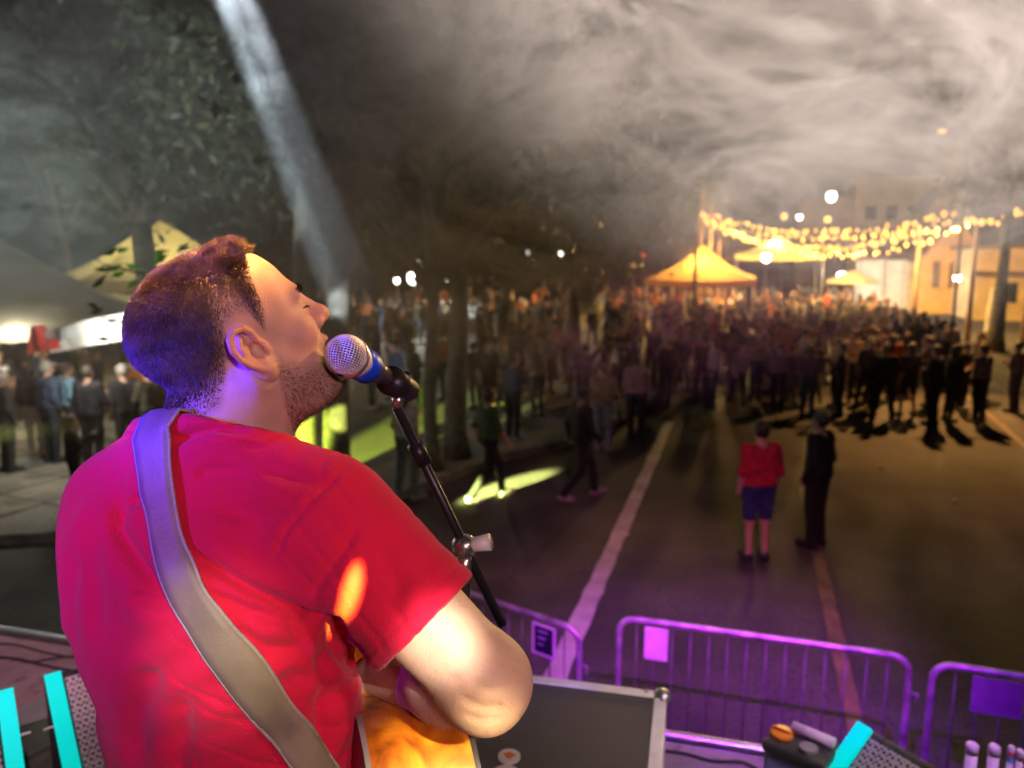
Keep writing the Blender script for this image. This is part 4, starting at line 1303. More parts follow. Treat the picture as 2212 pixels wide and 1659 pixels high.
def near_person(label, feet, yaw, hgt, kw, top, legs, hair, shoes, i):
    on_plaza = feet[0] < 360 or (feet[0] < 900) or 'bright blue phone' in label
    p = G(feet[0], feet[1], 0.13 if on_plaza else 0.003)
    near.append(p)
    s = hgt / 1.74
    hv = 0.0125
    V, Q, lab, N, J = person_mesh(hv, h=hgt, seed=i, **kw)
    body = np_mesh('person', V - N * 0.004 * (lab > 0)[:, None], Q)
    skin_m = mat('skin_%d' % (i % 4), [(.45, .27, .19), (.38, .22, .15), (.5, .31, .22), (.32, .18, .12)][i % 4], .55, sss=0.0, var=.08)
    o = link('person', body, skin_m)
    o.location = p
    o.scale = (s, s, s)
    o.rotation_euler = (0, 0, -R(yaw))
    tag(o, label, 'person', None)
    fl_ = lab[Q]
    for l, nm, col in ((1, 'shirt' if kw.get('sleeve') != 'long' else 'jacket', top), (2, 'shorts' if kw.get('leg') == 'short' else 'trousers', legs), (3, 'cap' if kw.get('cap_') else 'hair', hair), (4, 'shoe', shoes), (5, 'shoe', shoes)):
        if l >= 4:
            sd_ = V[Q[:, 0], 0] < 0
            sel = ((fl_ == 4).sum(1) >= 2) & (sd_ if l == 4 else ~sd_)
        else:
            sel = (fl_ == l).sum(1) >= 2
        if not sel.any():
            continue
        q = Q[sel]
        us, inv = np.unique(q, return_inverse=True)
        v = V[us] + N[us] * (0.008 if l != 3 else 0.006)
        me = np_mesh(nm, v, inv.reshape(-1, 4))
        c = link(nm, me, mat('%s_cloth_%d' % (nm, i), col, .85 if l != 3 else .6, var=.18, scale=12, bump=.3, bscale=90), o)
        so = c.modifiers.new('cloth', 'SOLIDIFY')
        so.thickness, so.offset = 0.009, -1
    return o
if 'crowd' not in SKIP:
    for i, a in enumerate(PEOPLE):
        near_person(*a, i)
    # things held
    def held(name, label, cat, loc, build):
        t = empty(name, loc, 0, label, cat)
        build(t)
    placed = [(p.x, p.y) for p in near]
    def free(p, dmin):
        return all((p.x - a) ** 2 + (p.y - b) ** 2 > dmin * dmin for a, b in placed)
    def scatter(nmax, gen, dmin, where, group, zf=0.0, look=None):
        k = tries = 0
        while k < nmax and tries < nmax * 60:
            tries += 1
            p = gen()
            if p is None or not free(p, dmin * (1 + .012 * p.length)):
                continue
            u, v = px(p + Vector((0, 0, 1.6)))
            if not (-40 < u < 2250):
                continue
            placed.append((p.x, p.y))
            p.z = zf(p) if callable(zf) else zf
            crowd_person(p, where, group, rnd.uniform(0, 2 * PI) if rnd.random() < .65 else PI + rnd.uniform(-.6, .6))
            k += 1
    def mid():
        s, t_ = rnd.uniform(19, 32), rnd.uniform(-3.2, 6.4)
        return ST(s, t_)
    def far_():
        s, t_ = 30 + 22 * rnd.random() ** 1.2, rnd.uniform(-6.0, 6.8)
        return ST(s, t_)
    poly = plaza_pts
    def inside(p):
        c_ = False
        n_ = len(poly)
        for i in range(n_):
            a, b = poly[i], poly[(i + 1) % n_]
            if (a.y > p.y) != (b.y > p.y) and p.x < (b.x - a.x) * (p.y - a.y) / (b.y - a.y) + a.x:
                c_ = not c_
        return c_
    zplaza = lambda p: 0.132 if inside(p) else 0.0
    def plaza_gen():
        u, v = rnd.uniform(800, 1470), rnd.uniform(690, 915)
        p = G(u, v, 0.13)
        p.z = 0
        return p if inside(p) else None
    def left_gen():
        u, v = rnd.uniform(-30, 420), rnd.uniform(835, 985)
        p = G(u, v, 0.13)
        p.z = 0
        return p if inside(p) else None
    scatter(112, mid, .5, 'mid-crowd on the street', 'middle of the street crowd', zplaza)
    scatter(80, far_, .5, 'far back under the festoon', 'back of the street crowd', zplaza)
    scatter(60, plaza_gen, .62, 'among the plaza trees', 'crowd among the plaza trees', 0.132)
    scatter(25, left_gen, .6, 'by the pale tent', 'crowd by the pale tent', 0.132)
    # the mass of heads at the very back
    lowres = []
    for i, sp_ in enumerate((dict(kind='stand'), dict(kind='wide', hair='long', sleeve='long'), dict(kind='up'))):
        V, Q, lab, N_, J = person_mesh(0.042, h=1.7, seed=40 + i, **sp_)
        lowres.append((V, Q, lab))
    mass_ms = [mat('mass_skin', (.4, .24, .17), .6), mat('mass_dark', (.02, .02, .022), .85), mat('mass_trousers', (.03, .03, .04), .85), mat('mass_hair', (.02, .014, .01), .6), mat('mass_shoes', (.03, .03, .03), .8),
               mat('mass_pale', (.45, .4, .34), .85), mat('mass_rust', (.35, .1, .03), .85), mat('mass_blue', (.05, .07, .13), .85)]
    VV, QQ, LL, off = [], [], [], 0
    for i in range(170):
        if i < 110:
            p = ST(rnd.uniform(44, 70), rnd.uniform(-9, 7))
        else:
            p = ST(rnd.uniform(30, 52), rnd.uniform(-22, -6.5), .13)
        V, Q, lab = lowres[i % 3]
        an = rnd.uniform(0, 6.28)
        rm = np.array([[math.cos(an), -math.sin(an), 0], [math.sin(an), math.cos(an), 0], [0, 0, 1]])
        VV.append((V * rnd.uniform(.93, 1.07)) @ rm.T + V3_(p))
        QQ.append(Q + off)
        off += len(V)
        tp_ = rnd.choice((1, 1, 1, 5, 6, 7))
        LL.append(np.where(lab[Q[:, 0]] == 1, tp_, lab[Q[:, 0]]))
    me = np_mesh('far_crowd', np.concatenate(VV), np.concatenate(QQ))
    for m_ in mass_ms:
        me.materials.append(m_)
    me.polygons.foreach_set('material_index', np.concatenate(LL).astype(np.int32))
    o = link('far_crowd', me)
    tag(o, 'mass of far heads at the very back of the crowd', 'crowd', None, 'stuff')
# ------------------------------------------------------------------ the singer
def V3(x):
    return np.array(tuple(x), np.float64)
psi = R(18)
RT, FT = Vector((math.cos(psi), -math.sin(psi), 0)), Vector((math.sin(psi), math.cos(psi), 0))
OT = U(465, 1090, 1.03)
BT = np.array([V3(RT), V3(FT), (0, 0, 1)]).T         # columns: right, forward, up
def to_t(P):
    return (P - V3(OT)) @ BT
def from_t(P):
    return np.asarray(P) @ BT.T + V3(OT)
yaw, tilt = R(56), R(25)
RH = Vector((math.cos(yaw), -math.sin(yaw), 0))
FH0 = Vector((math.sin(yaw), math.cos(yaw), 0))
FH = FH0 * math.cos(tilt) + Vector((0, 0, 1)) * math.sin(tilt)
ZH = RH.cross(FH)
HS = 1.04
OH = U(551, 757, 0.955) - RH * (0.074 * HS)
BH = np.array([V3(RH), V3(FH), V3(ZH)]).T
def to_h(P):
    return (P - V3(OH)) @ BH / HS
def from_h(P):
    return (np.asarray(P) * HS) @ BH.T + V3(OH)

def ear_sdf(P):
    # ear coordinates: a forward, b up, c outwards
    ca, sa = math.cos(R(14)), math.sin(R(14))
    x = np.abs(P[:, 0]) - .0725
    y, z = P[:, 1] + .004, P[:, 2] - .002
    a = y * ca + z * sa
    b = -y * sa + z * ca
    c = x + .42 * np.minimum(a - .008, 0) + .0
    E = np.stack([a, b, c], -1).astype(np.float32)
    hel = [(.012, .006, .004), (.013, .018, .006), (.008, .029, .009), (-.003, .034, .011), (-.013, .030, .011), (-.019, .019, .011), (-.019, .004, .010), (-.014, -.010, .008), (-.006, -.022, .006), (.002, -.030, .004)]
    d = s_poly(E, hel, [.0035, .0042, .0046, .0046, .0046, .0044, .004, .0036, .004, .006])
    anti = [(-.001, .022, .004), (-.009, .012, .006), (-.0105, .0, .006), (-.007, -.012, .005), (.002, -.018, .005)]
    d = smin(d, s_poly(E, anti, .0036), .004)
    plate = s_ell(E, (-.002, .003, -.001), (.017, .030, .0042))
    d = smin(d, plate, .003)
    d = smin(d, s_ell(E, (.003, -.029, .002), (.0085, .0105, .0048)), .005)
    d = smin(d, s_ell(E, (.013, -.007, .004), (.0055, .0075, .0052)), .005)
    root = s_ell(E, (.004, .0, -.010), (.016, .026, .012))
    d = smin(d, root, .006)
    d = smax(d, -s_ell(E, (.004, -.004, .004), (.0085, .0115, .0085)), .003)
    d = smax(d, -s_ell(E, (.007, -.006, -.004), (.004, .0045, .012)), .002)
    return d

def head_sdf(P):
    X = np.abs(P[:, 0])
    S = np.stack([X, P[:, 1], P[:, 2]], -1)
    d = s_ell(P, (0, -.018, .045), (.0765, .0975, .0755))
    d = smin(d, s_ell(P, (0, .028, .036), (.064, .057, .070)), .03)
    d = smin(d, s_ell(P, (0, .038, -.020), (.060, .056, .082)), .03)
    d = smin(d, s_ell(S, (.040, .022, -.055), (.024, .040, .036)), .03)          # jaw angle
    d = smin(d, s_ell(P, (0, .062, -.082), (.036, .034, .026)), .03)              # chin mass
    d = smin(d, s_ell(P, (0, .085, -.092), (.018, .014, .015)), .02)
    d = smin(d, s_ell(P, (0, .045, -.100), (.045, .045, .024)), .03)              # under-jaw fullness
    d = smin(d, s_ell(S, (.024, .082, .033), (.026, .012, .009)), .016)           # brow
    d = smin(d, s_ell(S, (.040, .066, -.012), (.022, .022, .020)), .02)           # cheek
    d = smax(d, -s_ell(S, (.031, .101, .015), (.017, .016, .0125)), .012)         # socket
    d = smin(d, s_ell(S, (.031, .0775, .0155), (.0150, .0140, .0135)), .004)      # lidded eye
    d = smin(d, s_cap(P, (0, .089, .026), (0, .110, -.010), .0085, .0115), .012)  # nose bridge
    d = smin(d, s_ell(P, (0, .113, -.015), (.0125, .0125, .0115)), .008)
    d = smin(d, s_ell(S, (.0125, .100, -.019), (.0085, .0115, .0085)), .006)
    d = smax(d, -s_ell(S, (.0065, .106, -.0265), (.0038, .0065, .0045)), .003)    # nostril
    d = smin(d, s_ell(P, (0, .086, -.040), (.027, .014, .016)), .012)             # upper lip base
    d = smin(d, s_ell(P, (0, .0985, -.0435), (.020, .0085, .0062)), .004)
    d = smin(d, s_ell(P, (0, .091, -.0665), (.019, .0095, .0072)), .005)
    d = smax(d, -s_ell(P, (0, .100, -.054), (.020, .020, .0068)), .003)           # open mouth
    d = smin(d, ear_sdf(P), .004)
    return d

EL = U(1048, 1474, 0.935)
WR = U(812, 1462, 1.165)
SR = Vector(from_t((.178, -.005, -.005)))
SL = Vector(from_t((-.124, -.0, -.026)))
ELL = Vector(from_t((-.19, .15, -.26)))
WRL = Vector(from_t((-.16, .36, -.24)))
NB, NT = V3(from_t((0, -.012, .02))), from_h((0, -.018, -.02))
NT2 = from_h((0, .012, -.05))
def neck_sdf(P):
    d = s_cap(P, NB, NT, .078, .066)
    d = smin(d, s_cap(P, V3(from_t((.0, .03, .02))), NT2, .064, .058), .04)
    # neck tendon running from behind the ear
    return smin(d, s_cap(P, from_h((.058, -.012, -.035)), V3(from_t((.02, .075, .03))), .016, .014), .03)
def body_f(P):
    d = head_sdf(to_h(P)) * HS
    return smin(d, neck_sdf(P), .022)
def hand(P, w, d, up, curl=1.0):
    """palm from the wrist w along d, back of hand towards up, five bent fingers"""
    w, d, up = V3(w), V3(d), V3(up)
    sd = np.cross(d, up)
    r_ = smin(s_cap(P, w + sd * .018, w + d * .075 + sd * .024, .017, .015), s_cap(P, w - sd * .018, w + d * .072 - sd * .026, .017, .014), .02)
    r_ = smin(r_, s_cap(P, w, w + d * .075, .018, .015), .02)
    for k, (o, L) in enumerate(((.031, .062), (.011, .070), (-.010, .066), (-.029, .052))):
        a = w + d * .078 + sd * o
        b = a + d * L * .6 - up * L * .3 * curl
        c_ = b + d * L * .15 - up * L * .55 * curl
        r_ = smin(r_, s_poly(P, [a, b, c_], [.0098, .0088, .0078]), .006)
    a = w + d * .03 + sd * .03
    b = a + d * .032 + sd * .022 - up * .008
    return smin(r_, s_poly(P, [a, b, b + d * .03 - up * .006], [.012, .0105, .009]), .008)
def arm_f(P):
    s, e, w_ = V3(SR), V3(EL), V3(WR)
    d = s_cap(P, s, e, .066, .052)
    d = smin(d, s_ell(P, e + (s - e) * .02, (.054, .054, .054)), .02)
    fm = e + (w_ - e) * .28
    tip = V3(U(1052, 1530, .918))
    d = smin(d, s_ell(P, tip, (.021, .021, .021)), .03)
    d = smin(d, s_cap(P, e, fm, .050, .051), .02)
    d = smin(d, s_cap(P, fm, w_, .051, .031), .03)
    fd = (w_ - e) / np.linalg.norm(w_ - e)
    d = smin(d, hand(P, w_, fd, (0, 0, 1)), .015)
    s, e, w_ = V3(SL), V3(ELL), V3(WRL)
    l = smin(s_cap(P, s, e, .062, .048), s_cap(P, e, w_, .047, .031), .02)
    fd = (w_ - e) / np.linalg.norm(w_ - e)
    l = smin(l, hand(P, w_, fd, (0, 0, -1.0), 1.2), .015)
    return np.minimum(d, l)

zk = np.array([-.66, -.56, -.42, -.28, -.14, -.04, .03])
ak = np.array([.196, .197, .193, .192, .196, .19, .15])
bk = np.array([.138, .142, .142, .138, .130, .112, .08])
ck = np.array([.030, .028, .018, .004, -.012, -.014, -.012])
sh_d = V3(EL - SR)
sh_len = np.linalg.norm(sh_d)
sh_n = sh_d / sh_len
CUT_R = V3(SR) + sh_d * .63
shl = V3(ELL - SL)
CUT_L = V3(SL) + shl * .68
shl_n = shl / np.linalg.norm(shl)
COL_O = V3(from_t((0, -.012, .108)))
COL_N = BT @ np.array([0.0, .42, .91])
def shirt_f(P):
    T = to_t(P)
    z = np.clip(T[:, 2], zk[0], zk[-1])
    a, b, c_ = np.interp(z, zk, ak), np.interp(z, zk, bk), np.interp(z, zk, ck)
    d = (np.sqrt((T[:, 0] / a) ** 2 + ((T[:, 1] - c_) / b) ** 2) - 1) * b
    d = smax(d, T[:, 2] - .028, .04)
    d = smax(d, -.64 - T[:, 2], .01)
    for s in (-1, 1):
        d = smin(d, s_cap(T, (.158 if s > 0 else -.112, -.006, .004 if s > 0 else -.004), (s * .05, -.014, .074), .070, .060), .05)
        d = smin(d, s_ell(T, (s * .060, -.085, -.11), (.095, .06, .13)), .05)       # shoulder blades
    d = smin(d, s_cap(P, NB, NB + (NT - NB) * .9, .088, .079), .035)
    ar = s_cap(P, V3(SR), V3(SR) + sh_d * .8, .083, .079)
    ar = smax(ar, (P - CUT_R) @ sh_n, .004)
    d = smin(d, ar, .035)
    al = s_cap(P, V3(SL), V3(SL) + shl * .9, .078, .070)
    al = smax(al, (P - CUT_L) @ shl_n, .004)
    d = smin(d, al, .075)
    d = smax(d, (P - COL_O) @ COL_N, .005)
    return d

def pxn(P):
    d = P - np.array([0, 0, CAM_Z])
    D = d[:, 1] * CP - d[:, 2] * SP
    yy = d[:, 1] * SP + d[:, 2] * CP
    return 1106 + d[:, 0] / D * FPX, 829.5 - yy / D * FPX

FOLDS = [  # polyline in picture units, depth m, half width m
 ([(412, 1192), (520, 1262), (666, 1332), (720, 1352)], .007, .008), ([(452, 1282), (540, 1322), (642, 1350), (700, 1350)], .005, .009), ([(262, 1075), (250, 1142), (305, 1230), (364, 1312)], .007, .010),
 ([(278, 1082), (322, 1076)], .005, .007), ([(287, 1283), (330, 1302), (372, 1312)], .004, .007), ([(747, 1008), (680, 1070), (618, 1142), (585, 1225)], .0028, .0035),
 ([(376, 958), (410, 938), (470, 925), (540, 930)], .005, .006), ([(690, 1380), (700, 1480), (684, 1600)], .005, .012), ([(776, 1130), (725, 1210), (668, 1292)], .003, .006),
 ([(212, 1100), (200, 1240), (214, 1400)], .004, .016), ([(330, 1440), (300, 1540), (290, 1660)], .006, .018), ([(400, 1500), (388, 1600), (380, 1690)], .005, .014),
 ([(700, 1345), (740, 1400), (775, 1445)], .012, .014), ([(560, 1010), (640, 1030), (720, 1052)], .003, .012), ([(470, 1100), (560, 1120), (640, 1110)], .0025, .012),
 ([(620, 1440), (600, 1540), (612, 1650)], .004, .014), ([(820, 1180), (860, 1260), (850, 1350)], .003, .014), ([(900, 1200), (930, 1260), (925, 1330)], .002, .012), ([(500, 1360), (580, 1400), (660, 1410)], .004, .010),
 ([(160, 1180), (150, 1300), (165, 1420)], .003, .010), ([(420, 1030), (470, 1015), (540, 1022)], .003, .009), ([(740, 1490), (700, 1540), (690, 1640)], .004, .010)]
def seg_dist(u, v, pts):
    best = np.full(len(u), 1e9)
    par = np.zeros(len(u))
    n_ = len(pts) - 1
    for i in range(n_):
        a, b = np.array(pts[i], float), np.array(pts[i + 1], float)
        d = b - a
        t_ = np.clip(((u - a[0]) * d[0] + (v - a[1]) * d[1]) / (d @ d), 0, 1)
        q = np.hypot(u - a[0] - t_ * d[0], v - a[1] - t_ * d[1])
        par = np.where(q < best, (i + t_) / n_, par)
        best = np.minimum(best, q)
    return best, par

if 'singer' not in SKIP:
    # ---- skin: head, neck and arms in one body mesh
    hc = V3(OH)
    V1, Q1 = nets(body_f, hc - np.array([.17, .17, .215]), hc + np.array([.17, .17, .175]), .0018)
    V2, Q2 = nets(arm_f, np.minimum.reduce([V3(SR), V3(EL), V3(WR), V3(SL), V3(ELL), V3(WRL)]) - .19, np.maximum.reduce([V3(SR), V3(EL), V3(WR), V3(SL), V3(ELL), V3(WRL)]) + .19, .005)
    N1 = normals(V1, Q1)
    L1 = to_h(V1)
    x, y, z = np.abs(L1[:, 0]), L1[:, 1], L1[:, 2]
    hy = np.array([-.14, -.09, -.065, -.045, -.030, -.018, .0, .014, .022, .032, .042, .052, .064, .080, .10])
    hz = np.array([-.062, -.054, -.048, -.026, .004, .034, .042, .036, .006, .030, .078, .100, .116, .15, .22])
    hl = np.interp(y, hy, hz) - .022 * np.clip((.036 - x) / .02, 0, 1) * np.clip((y - .03) / .02, 0, 1)
    is_ear = ear_sdf(L1) < .0015
    zrag = z + (vnoise(L1, 90., 5) - .5) * .014 + (vnoise(L1, 220., 6) - .5) * .010
    scalp = (zrag > hl) & ~is_ear
    by = np.array([-.03, .004, .016, .03, .05, .066, .078, .09, .12])
    bz = np.array([-.2, -.055, .0, -.022, -.040, -.046, -.036, -.028, -.03])
    lips = (x < .023) & (y > .083) & (z > -.075) & (z < -.036) & (np.hypot(x / .023, (z + .055) / .019) < 1)
    beard = (zrag < np.interp(y, by, bz)) & (z > -.128) & (y > .0) & ~is_ear & ~lips & ~scalp
    beard &= ~((to_t(V1)[:, 2] < .09))
    # colour of the skin itself: lips, stubble shadow, reddish ear and nose
    col = np.tile(np.array([.56, .33, .25]), (len(V1), 1))
    mott = (vnoise(L1, 60., 1) - .5)[:, None]
    col *= 1 + .22 * mott
    red = np.clip(is_ear * .5 + np.exp(-((y - .11) ** 2 + x ** 2 + (z + .018) ** 2) / .0006) * .5 + np.exp(-((y - .06) ** 2 + (x - .05) ** 2 + (z + .02) ** 2) / .0009) * .35, 0, 1)[:, None]
    col = col * (1 - red) + np.array([.62, .24, .18]) * red
    bsoft = np.clip((np.interp(y, by, bz) - z) / .022, 0, 1) * beard * (.5 + .5 * vnoise(L1, 170., 2))
    col = col * (1 - .4 * bsoft[:, None]) + np.array([.17, .11, .08]) * (.4 * bsoft[:, None])
    ssoft = (np.clip((z - hl) / .07, 0, 1) ** .7 * .9 * scalp)[:, None]
    col = col * (1 - ssoft) + np.array([.035, .022, .016]) * ssoft
    col[lips] = (.50, .17, .14)
    mouth = (s_ell(L1, (0, .096, -.054), (.021, .018, .0075)) < 0)
    col[mouth] = (.12, .03, .025)
    lash = (np.abs(x - .031) < .014) & (np.abs(z - (.0105 + 9 * (x - .031) ** 2)) < .0013) & (y > .083)
    col[lash] = (.03, .018, .012)
    # arms
    N2 = normals(V2, Q2)
    # creases at the elbow
    ue, ve = pxn(V2)
    de = np.zeros(len(V2))
    for pl_, am, wd in (([(985, 1500), (1040, 1530), (1100, 1525)], .0040, 7), ([(1000, 1545), (1045, 1556), (1090, 1548)], .0030, 6), ([(1010, 1468), (1060, 1490), (1120, 1478)], .0022, 8), ([(960, 1455), (1000, 1480)], .001, 6)):
        q, tt = seg_dist(ue, ve, pl_)
        de -= am * np.exp(-(q / wd) ** 2) * np.clip(np.minimum(tt, 1 - tt) * 5, 0, 1)
    V2 = V2 + N2 * de[:, None]
    c2 = np.tile(np.array([.58, .36, .26]), (len(V2), 1)) * (1 + .2 * (vnoise(V2, 45., 4) - .5)[:, None])
    Va, Qa = np.concatenate([V1, V2]), np.concatenate([Q1, Q2 + len(V1)])
    me = np_mesh('person', Va, Qa)
    at_ = me.color_attributes.new('tint', 'FLOAT_COLOR', 'POINT')
    cc = np.concatenate([np.concatenate([col, c2]), np.ones((len(Va), 1))], 1).astype(np.float32)
    at_.data.foreach_set('color', cc.ravel())
    skin = mat('singer_skin', (1, 1, 1), .5, var=0, bump=.14, bscale=380, sss=.10, spec=.35)
    _t = skin.node_tree
    ca_ = _t.nodes.new('ShaderNodeVertexColor')
    ca_.layer_name = 'tint'
    _t.links.new(ca_.outputs[0], _t.nodes['Principled BSDF'].inputs['Base Color'])
    singer = link('person', me, skin)
    tag(singer, 'singer in a crimson t-shirt playing guitar at the microphone', 'person')

    # ---- shirt with folds
    lo = from_t((-.36, -.30, -.68))
    pts = np.array([from_t((sx * .40, sy * .30, sz)) for sx in (-1, 1) for sy in (-1, 1) for sz in (-.68, .20)])
    lo, hi = pts.min(0), pts.max(0)
    hi[0] = max(hi[0], EL.x + .1)
    Vs, Qs = nets(shirt_f, lo, hi, .0038)
    Ns = normals(Vs, Qs)
    u_, v_ = pxn(Vs)
    dep = (Vs - np.array([0, 0, CAM_Z])) @ np.array([0, CP, -SP])
    face = (Ns * (np.array([0, 0, CAM_Z]) - Vs)).sum(1) > -.1
    disp = np.zeros(len(Vs))
    for pl_, am, wd in FOLDS:
        q, tt = seg_dist(u_, v_, pl_)
        m_ = q * dep / FPX
        tp = np.clip(np.minimum(tt, 1 - tt) * 5 + .15, 0, 1)
        disp += tp * 2.0 * am * (-np.exp(-(m_ / (.9 * wd)) ** 2) + .22 * np.exp(-((m_ - 2.8 * wd) / (1.6 * wd)) ** 2)) * face
    Tl = to_t(Vs)
    on_sleeve = np.clip((Tl[:, 0] - .12) / .05, 0, 1)
    disp += (vnoise(Tl * np.array([1, 1, .35]), 16., 8) - .5) * .0035 + (vnoise(Tl * np.array([1.3, 1, .5]), 34., 9) - .5) * .0028
    # stretch folds between armpit and strap
    disp += .0022 * np.sin((Tl[:, 0] * .8 - Tl[:, 2] * 1.3) * 95 + 4 * vnoise(Tl, 9., 3)) * np.clip(1 - np.abs(Tl[:, 2] + .16) / .16, 0, 1) * np.clip((Tl[:, 0] + .05) / .1, 0, 1)
    # sharp irregular creases: under the arm slanting to the strap, and hanging down the back
    def crease(ang, fa, fc, seed, wid):
        al = Tl[:, 0] * math.cos(ang) + Tl[:, 2] * math.sin(ang)
        ac = -Tl[:, 0] * math.sin(ang) + Tl[:, 2] * math.cos(ang)
        n_ = vnoise(np.stack([al * fa, ac * fc, Tl[:, 1] * fa], 1), 1.0, seed)
        return np.clip(1 - np.abs(2 * n_ - 1) / wid, 0, 1) ** 1.5
    side_w = np.clip((Tl[:, 0] + .06) / .12, 0, 1) * np.clip((-.05 - Tl[:, 2]) / .08, 0, 1)
    low_w = np.clip((-.14 - Tl[:, 2]) / .12, 0, 1)
    left_w = np.clip((-.04 - Tl[:, 0]) / .08, 0, 1) * np.clip((.0 - Tl[:, 2]) / .08, 0, 1)
    disp -= .0036 * crease(R(-32), 7, 26, 31, .10) * side_w
    disp -= .0034 * crease(R(82), 4.5, 24, 32, .10) * np.maximum(low_w * .8, left_w)
    disp -= .0022 * crease(R(-48), 8, 30, 33, .10) * on_sleeve
    # collar rib, hems
    cd_ = (Vs - COL_O) @ COL_N
    nearneck = np.linalg.norm(Tl[:, :2], axis=1) < .12
    disp += np.where(nearneck & (cd_ > -.022), .0025, 0) - np.where(nearneck, .0022 * np.exp(-((cd_ + .023) / .0028) ** 2), 0)
    hem = (Vs - CUT_R) @ sh_n
    on_arm = (Tl[:, 0] > .14)
    disp += on_arm * (-.0016 * np.exp(-((hem + .020) / .0026) ** 2) + np.where(hem > -.018, .0015, 0))
    Vs = Vs + Ns * disp[:, None]
    ms = np_mesh('shirt', Vs, Qs)
    cloth = mat('crimson_jersey', (.62, .012, .05), .92, var=.06, scale=5, bump=.26, bscale=300, spec=.15)
    cloth.node_tree.nodes['Principled BSDF'].inputs['Sheen Weight'].default_value = .08
    shirt = link('shirt', ms, cloth, singer)
    bvh = BVHTree.FromPolygons([Vector(p) for p in Vs], [tuple(q) for q in Qs])

    # ---- trousers and shoes
    def leg_f(P):
        T = to_t(P)
        d = None
        for s in (-1, 1):
            e = smin(s_cap(T, (s * .09, .03, -.56), (s * .11, .05, -.92), .115, .078), s_cap(T, (s * .11, .05, -.92), (s * .12, .02, -1.31), .078, .062), .04)
            d = e if d is None else smin(d, e, .05)
        d = smin(d, s_ell(T, (0, .03, -.53), (.185, .13, .10)), .05)
        return smax(d, -1.335 - T[:, 2], .005)
    a_ = np.array([from_t((sx * .36, sy * .3, sz)) for sx in (-1, 1) for sy in (-1, 1) for sz in (-1.36, -.42)])
    Vl, Ql = nets(leg_f, a_.min(0), a_.max(0), .012)
    Vl = Vl + normals(Vl, Ql) * ((vnoise(Vl, 14., 2) - .5) * .014)[:, None]
    link('trousers', np_mesh('trousers', Vl, Ql), mat('dark_denim', (.03, .04, .075), .85, var=.2, scale=14, bump=.3, bscale=200), singer)
    for s in (-1, 1):
        fz = DECK - OT.z
        Vf, Qf = nets(lambda P, s=s: smax(s_cap(to_t(P), (s * .12, -.03, fz + .05), (s * .15, .17, fz + .04), .05, .045), fz + .001 - to_t(P)[:, 2], .004), from_t((s * .13, .06, fz)) - .2, from_t((s * .13, .06, fz)) + .2, .008)
        link('shoe', np_mesh('shoe', Vf, Qf), mat('black_leather', (.015, .014, .014), .4), singer)

    # ---- hair, beard and brows as strands
    def strands(name, base, nrm, length, bend, rad, m, seg=3, jitter=.3, parent=singer):
        n = len(base)
        d = nrm + bend + npr.normal(size=(n, 3)) * jitter
        d /= np.linalg.norm(d, axis=1, keepdims=True)
        side = np.cross(d, npr.normal(size=(n, 3)))
        side /= np.linalg.norm(side, axis=1, keepdims=True)
        s2 = np.cross(d, side)
        grav = bend * .5
        rows = []
        p = base - nrm * .001
        for k in range(seg + 1):
            r = rad * (1 - .8 * k / seg)
            for a in range(3):
                an = a * 2 * PI / 3
                rows.append(p + (side * math.cos(an) + s2 * math.sin(an)) * r)
            dd = d + grav * (k / seg)
            dd /= np.linalg.norm(dd, axis=1, keepdims=True)
            p = p + dd * (length / seg)[:, None]
        v = np.stack(rows, 1).reshape(-1, 3)
        nv = 3 * (seg + 1)
        pat = np.array([[3 * k + a, 3 * k + (a + 1) % 3, 3 * k + 3 + (a + 1) % 3, 3 * k + 3 + a] for k in range(seg) for a in range(3)])
        q = (np.arange(n)[:, None, None] * nv + pat[None]).reshape(-1, 4)
        return link(name, np_mesh(name, v, q), m, parent)
    hair_m = mat('brown_hair', (.085, .047, .024), .42, var=.3, scale=40, spec=.5)
    beard_m = mat('brown_beard', (.09, .05, .03), .5, var=.3, scale=60)
    fc_ = V1[Q1].mean(1)
    ar_ = np.linalg.norm(np.cross(V1[Q1[:, 2]] - V1[Q1[:, 0]], V1[Q1[:, 3]] - V1[Q1[:, 1]]), axis=1)
    def sample(maskv, n):
        fm = maskv[Q1].all(1)
        pr = ar_ * fm
        k = npr.choice(len(Q1), n, p=pr / pr.sum())
        r4 = npr.rand(n, 2)
        q = Q1[k]
        p = (V1[q[:, 0]] * ((1 - r4[:, :1]) * (1 - r4[:, 1:])) + V1[q[:, 1]] * (r4[:, :1] * (1 - r4[:, 1:])) + V1[q[:, 2]] * (r4[:, :1] * r4[:, 1:]) + V1[q[:, 3]] * ((1 - r4[:, :1]) * r4[:, 1:]))
        return p, N1[q[:, 0]]
    fwd, upv = V3(FH), V3(ZH)
    p, nn = sample(scalp, 56000)
    l = to_h(p)
    edge_d = l[:, 2] - np.interp(l[:, 1], hy, hz) + .022 * np.clip((.036 - np.abs(l[:, 0])) / .02, 0, 1) * np.clip((l[:, 1] - .03) / .02, 0, 1)
    kp = npr.rand(len(p)) < .16 + .84 * np.clip(edge_d / .055, 0, 1) + .5 * np.clip((l[:, 2] - .085) / .02, 0, 1)
    edge_d = edge_d[kp]
    p, nn, l = p[kp], nn[kp], l[kp]
    zz = l[:, 2] + .25 * np.clip(l[:, 1], -.1, .1)
    topw = np.clip((zz - .085) / .035, 0, 1)
    ln = (.0022 + .0040 * np.clip((l[:, 2] - np.interp(l[:, 1], hy, hz)) / .05, 0, 1)) * (1 - topw) + topw * (.007 + .006 * vnoise(l, 70., 3) + .010 * np.clip(l[:, 1] / .06, 0, 1))
    ln = ln * np.clip(edge_d / .014, .35, 1)
